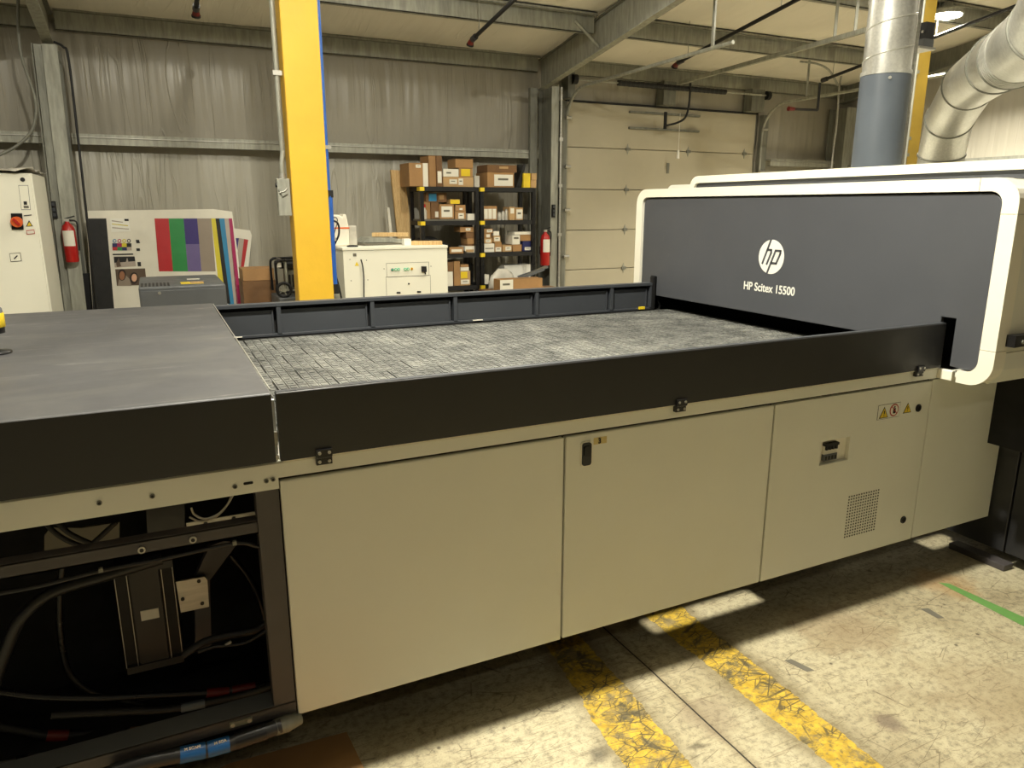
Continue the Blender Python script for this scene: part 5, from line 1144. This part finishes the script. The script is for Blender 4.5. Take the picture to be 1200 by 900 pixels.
# ---- white chiller-like machine
t = thing('equipment_enclosure', (2.01, 7.0, 0), 'white metal machine enclosure with green buttons, in front of the shelves', 'machine')
ex0, ex1, ey0, ey1, ez = 1.517, 2.507, 6.6, 7.45, 1.292
b = MB(); b.box(ex0, ex1, ey0, ey1, .06, ez-.028, 'white_case'); b.box(ex0+.05, ex1-.05, ey0+.05, ey1-.05, 0, .06, 'black'); b.build('enclosure_body', t, .003)
b = MB(); b.box(ex0-.006, ex1+.004, ey0-.008, ey1, ez-.026, ez, 'white_case'); b.build('lid', t, .003)
EY = ey0
def ey(pts, d, m, nm, par=t, off=0): 
    q = [at(a, c, 'y', EY) for a, c in pts]; b = MB(); b.prism([(p.x, p.z) for p in q], 'y', EY-off-d, EY-off, m); return b.build(nm, par)
def outl(x0, y0, x1, y1, nm):
    p, q = at(x0, y0, 'y', EY), at(x1, y1, 'y', EY); b = MB()
    for (a, c, e, f) in ((p.x, q.x, p.z, p.z-.003), (p.x, q.x, q.z, q.z+.003), (p.x, p.x+.003, q.z, p.z), (q.x-.003, q.x, q.z, p.z)): b.box(a, c, EY-.0012, EY, e, f, 'tape_grey')
    return b.build(nm, t)
outl(452.5, 308.5, 503, 323, 'button_panel_outline'); outl(452, 324.5, 505, 349, 'access_door_outline')
for i, (x, y) in enumerate(((459.5, 316), (463.5, 315.8), (467, 315.6), (474.5, 315.4), (478, 315.2))):
    p = at(x, y, 'y', EY); b = MB(); b.cyl((p.x, EY-.012, p.z), (p.x, EY, p.z), .0125, 'grey_case' if i == 0 else 'green_lamp', 14); b.cyl((p.x, EY-.014, p.z), (p.x, EY-.012, p.z), .007, 'green_lamp' if i == 0 else 'paper', 10); b.build('green_button', t)
p = at(482.5, 315, 'y', EY); b = MB(); b.cyl((p.x, EY-.006, p.z), (p.x, EY, p.z), .012, 'label_yellow', 14); b.cyl((p.x, EY-.01, p.z), (p.x, EY-.006, p.z), .006, 'red', 10); b.build('key_switch', t)
ey(((493.5, 312), (499, 312), (499.3, 318.5), (493.8, 318.5)), .02, 'black', 'isolator_switch'); ey(((497, 318), (498.3, 318), (499, 321.5), (497.8, 321.5)), .006, 'black', 'isolator_tag')
ey(((413.5, 297), (417.5, 297), (417.7, 300.5), (413.7, 300.5)), .002, 'tape_grey', 'small_label')
q = [at(a, c, 'y', EY) for a, c in ((415.8, 311.5), (420.5, 311.5), (418, 306.5))]; b = MB(); b.prism([(v.x, v.z) for v in q], 'y', EY-.002, EY, 'label_yellow'); b.build('warning_label', t)
for x, y in ((467, 343), (491, 342)): ey(((x-2.2, y-.9), (x+2.2, y-.9), (x+2.2, y+.9), (x-2.2, y+.9)), .004, 'black', 'black_slot')
p = at(479, 332.5, 'y', EY); b = MB(); b.cyl((p.x, EY-.006, p.z), (p.x, EY, p.z), .008, 'black', 10); b.build('door_lock', t)
for x, y in ((410, 304), (429.5, 305), (411.5, 329), (431, 328), (450, 315), (505, 312)):
    p = at(x, y, 'y', EY); b = MB(); b.cyl((p.x, EY-.002, p.z), (p.x, EY, p.z), .005, 'steel_dark', 8); b.build('screw', t)
b = MB(); b.tube(bez([at(a, c, 'y', EY-.012) for a, c in ((423, 304), (425, 312), (426.3, 325), (426.5, 345), (427, 362))]), .006, 'rail_black', 8); tag(b.build('power_cable'), 'dark cable hanging down the front of the white enclosure', 'cable')
# things lying on it
t = thing('white_jug', (1.56, 6.9, ez), 'white plastic jug with pale red band on the left end of the white enclosure', 'jug')
jx0, jx1, jy = 1.555, 1.66, 6.86
jx0, jx1 = at(388.5, 280, 'y', jy).x, at(409.5, 280, 'y', jy).x; jz = ez+.002; jt = at(400, 251, 'y', jy).z
P_ = [(jx0, jz), (jx1, jz), (jx1+.004, jz+.17), (jx1-.005, jz+.2), (jx1-.015, jt-.02), (jx1-.02, jt), (jx1-.05, jt), (jx1-.055, jt-.025), (jx1-.085, jt-.005), (jx0+.01, jt-.004), (jx0, jt-.03)]
b = MB(); b.prism(P_, 'y', jy, jy+.16, 'jug'); b.build('jug_body', t, .012)
b = MB(); b.box(jx0-.002, jx1+.005, jy-.002, jy+.162, jz+.155, jz+.168, 'p_pink' if 'p_pink' in C else 'orange'); b.build('red_band', t)
b = MB(); b.tube(bez([(jx0+.01, jy-.004, jt-.03), (jx0+.05, jy-.012, jt-.03), (jx0+.06, jy-.01, jt-.07), (jx0+.03, jy-.006, jt-.16), (jx0+.02, jy-.006, jt-.22)]), .004, 'black', 6); b.build('cord', t)
b = MB(); b.box(jx1+.012, jx1+.085, jy+.05, jy+.18, jz, jz+.18, 'plastic_bag'); tag(b.build('plastic_container', None, .008), 'translucent grey container right behind the white jug', 'container')
p = at(413.5, 287, 'y', 6.68); b = MB(); b.lathe([(.05, 0), (.05, .012), (.02, .016)], (p.x, 6.70, ez), 'black', 20); tag(b.build('rubber_disc'), 'round black rubber disc near the left front edge of the white enclosure top', 'disc')
b = MB(); b.box(1.72, 2.12, 6.85, 7.25, ez+.001, ez+.016, 'tape_grey', Matrix.Rotation(.25, 3, 'Z')); tag(b.build('grey_sheet'), 'grey metal sheet lying on the white enclosure', 'sheet')
b = MB(); b.prism([(1.80, ez+.02), (2.2, ez+.02), (2.18, ez+.05), (2.05, ez+.062), (1.86, ez+.066)], 'y', 7.0, 7.3, 'steel'); tag(b.build('folded_sheet'), 'folded shiny metal sheet piled on the flat grey sheet', 'sheet')
def plk(x0, x1, y, d, z0, z1, r, lab): b = MB(); b.box(x0, x1, y, y+d, z0, z1, 'wood', Matrix.Rotation(r, 3, 'Z')); tag(b.build('wooden_plank', None, .002), lab, 'plank')
plk(1.93, 2.28, 7.05, .09, ez+.07, ez+.108, -.35, 'short wooden board on top of the metal sheets on the white enclosure')
plk(2.19, 2.50, 6.70, .09, ez+.001, ez+.037, -.28, 'short wooden board at the right end of the white enclosure top')
b = MB(); b.box(2.13, 2.20, 6.74, 6.82, ez+.001, ez+.06, 'white'); tag(b.build('white_block', None, .003), 'small white block between the wooden boards on the white enclosure', 'block')
# ---- cartons and generator left of the near yellow column
b = MB(); b.box(.74, 1.075, 7.55, 7.95, 0, .60, 'card3'); tag(b.build('cardboard_box', None, .004), 'lowest brown carton of the stack left of the near yellow column', 'box', 'cartons by the yellow column')
t = carton(.745, 1.065, .601, .94, 7.56, .36, 'card3', 'middle brown carton of the stack left of the near yellow column', 'cartons by the yellow column')
t = carton(.755, 1.05, .941, 1.055, 7.57, .34, 'card', 'uppermost lighter brown carton of the stack left of the near yellow column', 'cartons by the yellow column')
b = MB(); b.box(.99, 1.495, 6.95, 7.45, 0, .83, 'grey_case'); tag(b.build('grey_crate', None, .008), 'grey crate under the small generator', 'crate')
t = thing('generator', (1.25, 7.2, .83), 'portable generator with black tube frame and wheel, half hidden by the yellow column', 'generator')
gx0 = at(322.5, 310, 'y', 7.05).x; gz0, gz1 = .832, 1.165
def tubes(x, nm):
    b = MB()
    for yy in (7.05, 7.38):
        b.tube(bez([(x, yy, gz0+.03), (x-.002, yy, gz1-.05), (x+.02, yy, gz1-.008), (x+.07, yy, gz1), (x+.42, yy, gz1), (x+.475, yy, gz1-.03), (x+.48, yy, gz0+.03)], 5), .012, 'black_gloss', 8)
    b.cyl((x+.06, 7.05, gz1), (x+.06, 7.38, gz1), .012, 'black_gloss', 8); b.cyl((x, 7.05, gz0+.04), (x+.48, 7.05, gz0+.04), .012, 'black_gloss', 8); b.cyl((x+.085, 7.06, gz0+.04), (x+.085, 7.06, gz1), .013, 'steel', 8)
    return b.build(nm, t)
tubes(gx0+.005, 'tube_frame')
b = MB(); b.box(gx0+.11, gx0+.44, 7.09, 7.35, gz0+.06, gz0+.24, 'steel_dark'); b.cyl((gx0+.12, 7.2, gz0+.15), (gx0+.095, 7.2, gz0+.15), .05, 'rail_black', 16)
for i in range(5): b.box(gx0+.12+.03*i, gx0+.135+.03*i, 7.08, 7.09, gz0+.08, gz0+.2, 'black')
b.build('engine_block', t, .008)
b = MB(); b.box(gx0+.03, gx0+.46, 7.08, 7.36, gz0+.255, gz1-.015, 'black'); b.build('fuel_tank', t, .02)
b = MB(); b.box(gx0+.015, gx0+.055, 7.06, 7.09, gz0+.27, gz1-.02, 'paper'); b.build('white_plate', t)
b = MB(); P = [(gx0+.055+.062*math.cos(2*PI*i/24), 7.0, gz0+.068+.062*math.sin(2*PI*i/24)) for i in range(25)]; b.tube(P, .014, 'black', 8, cap=False); wl = b.build('wheel', t)
b = MB(); b.cyl((gx0+.055, 6.99, gz0+.068), (gx0+.055, 7.01, gz0+.068), .022, 'steel', 12)
for i in range(5): a = 2*PI*i/5; b.cyl((gx0+.055, 7.0, gz0+.068), (gx0+.055+.055*math.cos(a), 7.0, gz0+.068+.055*math.sin(a)), .006, 'steel', 6)
b.build('wheel_hub', wl)

# ================================================================== LIGHT
def lamp(x, y, z, power, r=.09, col=(1, .95, .80), spread=PI):
    l = bpy.data.lights.new('high_bay_and_fill_light', 'AREA'); l.shape = 'DISK'; l.size = r*2; l.energy = power; l.color = col; l.spread = spread  # serves the roof lamps and the added fill lights alike
    o = bpy.data.objects.new('high_bay_and_fill_light', l); COL.objects.link(o); o.location = (x, y, z); return o
def lamp_with_fill(x, y, z, power, r=.12, fill_share=.14):
    lamp(x, y, z, power, r)
    l = bpy.data.lights.new('ceiling_fill', 'POINT'); l.energy = power*fill_share; l.color = (1, .95, .80); l.shadow_soft_size = .08  # point light added under each lamp to brighten ceiling and walls
    o = bpy.data.objects.new('ceiling_fill', l); COL.objects.link(o); o.location = (x, y, z-.05 if z > 3.9 else z-.12)
lamp_with_fill(.6, 1.97, 4.35, 390, .07, fill_share=.12)
lamp(LAMP2.x, LAMP2.y, 3.69, 330, .15, spread=2.2)
lamp_with_fill(-3.2, 6.0, 3.75, 45, fill_share=.6); lamp_with_fill(.6, 6.2, 3.75, 10, fill_share=1.2); lamp_with_fill(2.6, 5.8, 3.78, 45, fill_share=.9); lamp_with_fill(6.2, 4.2, 4.0, 80, fill_share=.8)  # unseen lamps added to fill the ceiling, back wall and door
lamp_with_fill(-3.2, 1.97, 4.35, 60); lamp_with_fill(8.3, 1.97, 4.35, 60)
lamp_with_fill(.6, -3.2, 5.1, 12); lamp_with_fill(5.2, -3.2, 5.1, 12); lamp_with_fill(-4, -3.2, 5.1, 12)
w = bpy.data.worlds.new('world'); S.world = w; w.use_nodes = True
w.node_tree.nodes['Background'].inputs[0].default_value = (.9, .85, .75, 1); w.node_tree.nodes['Background'].inputs[1].default_value = .05
vs = S.view_settings; vs.view_transform = 'Standard'; vs.look = 'None'; vs.gamma = 1; vs.use_curve_mapping = False; vs.exposure = 0
for o in bpy.data.objects:
    if '_w' in o: del o['_w']
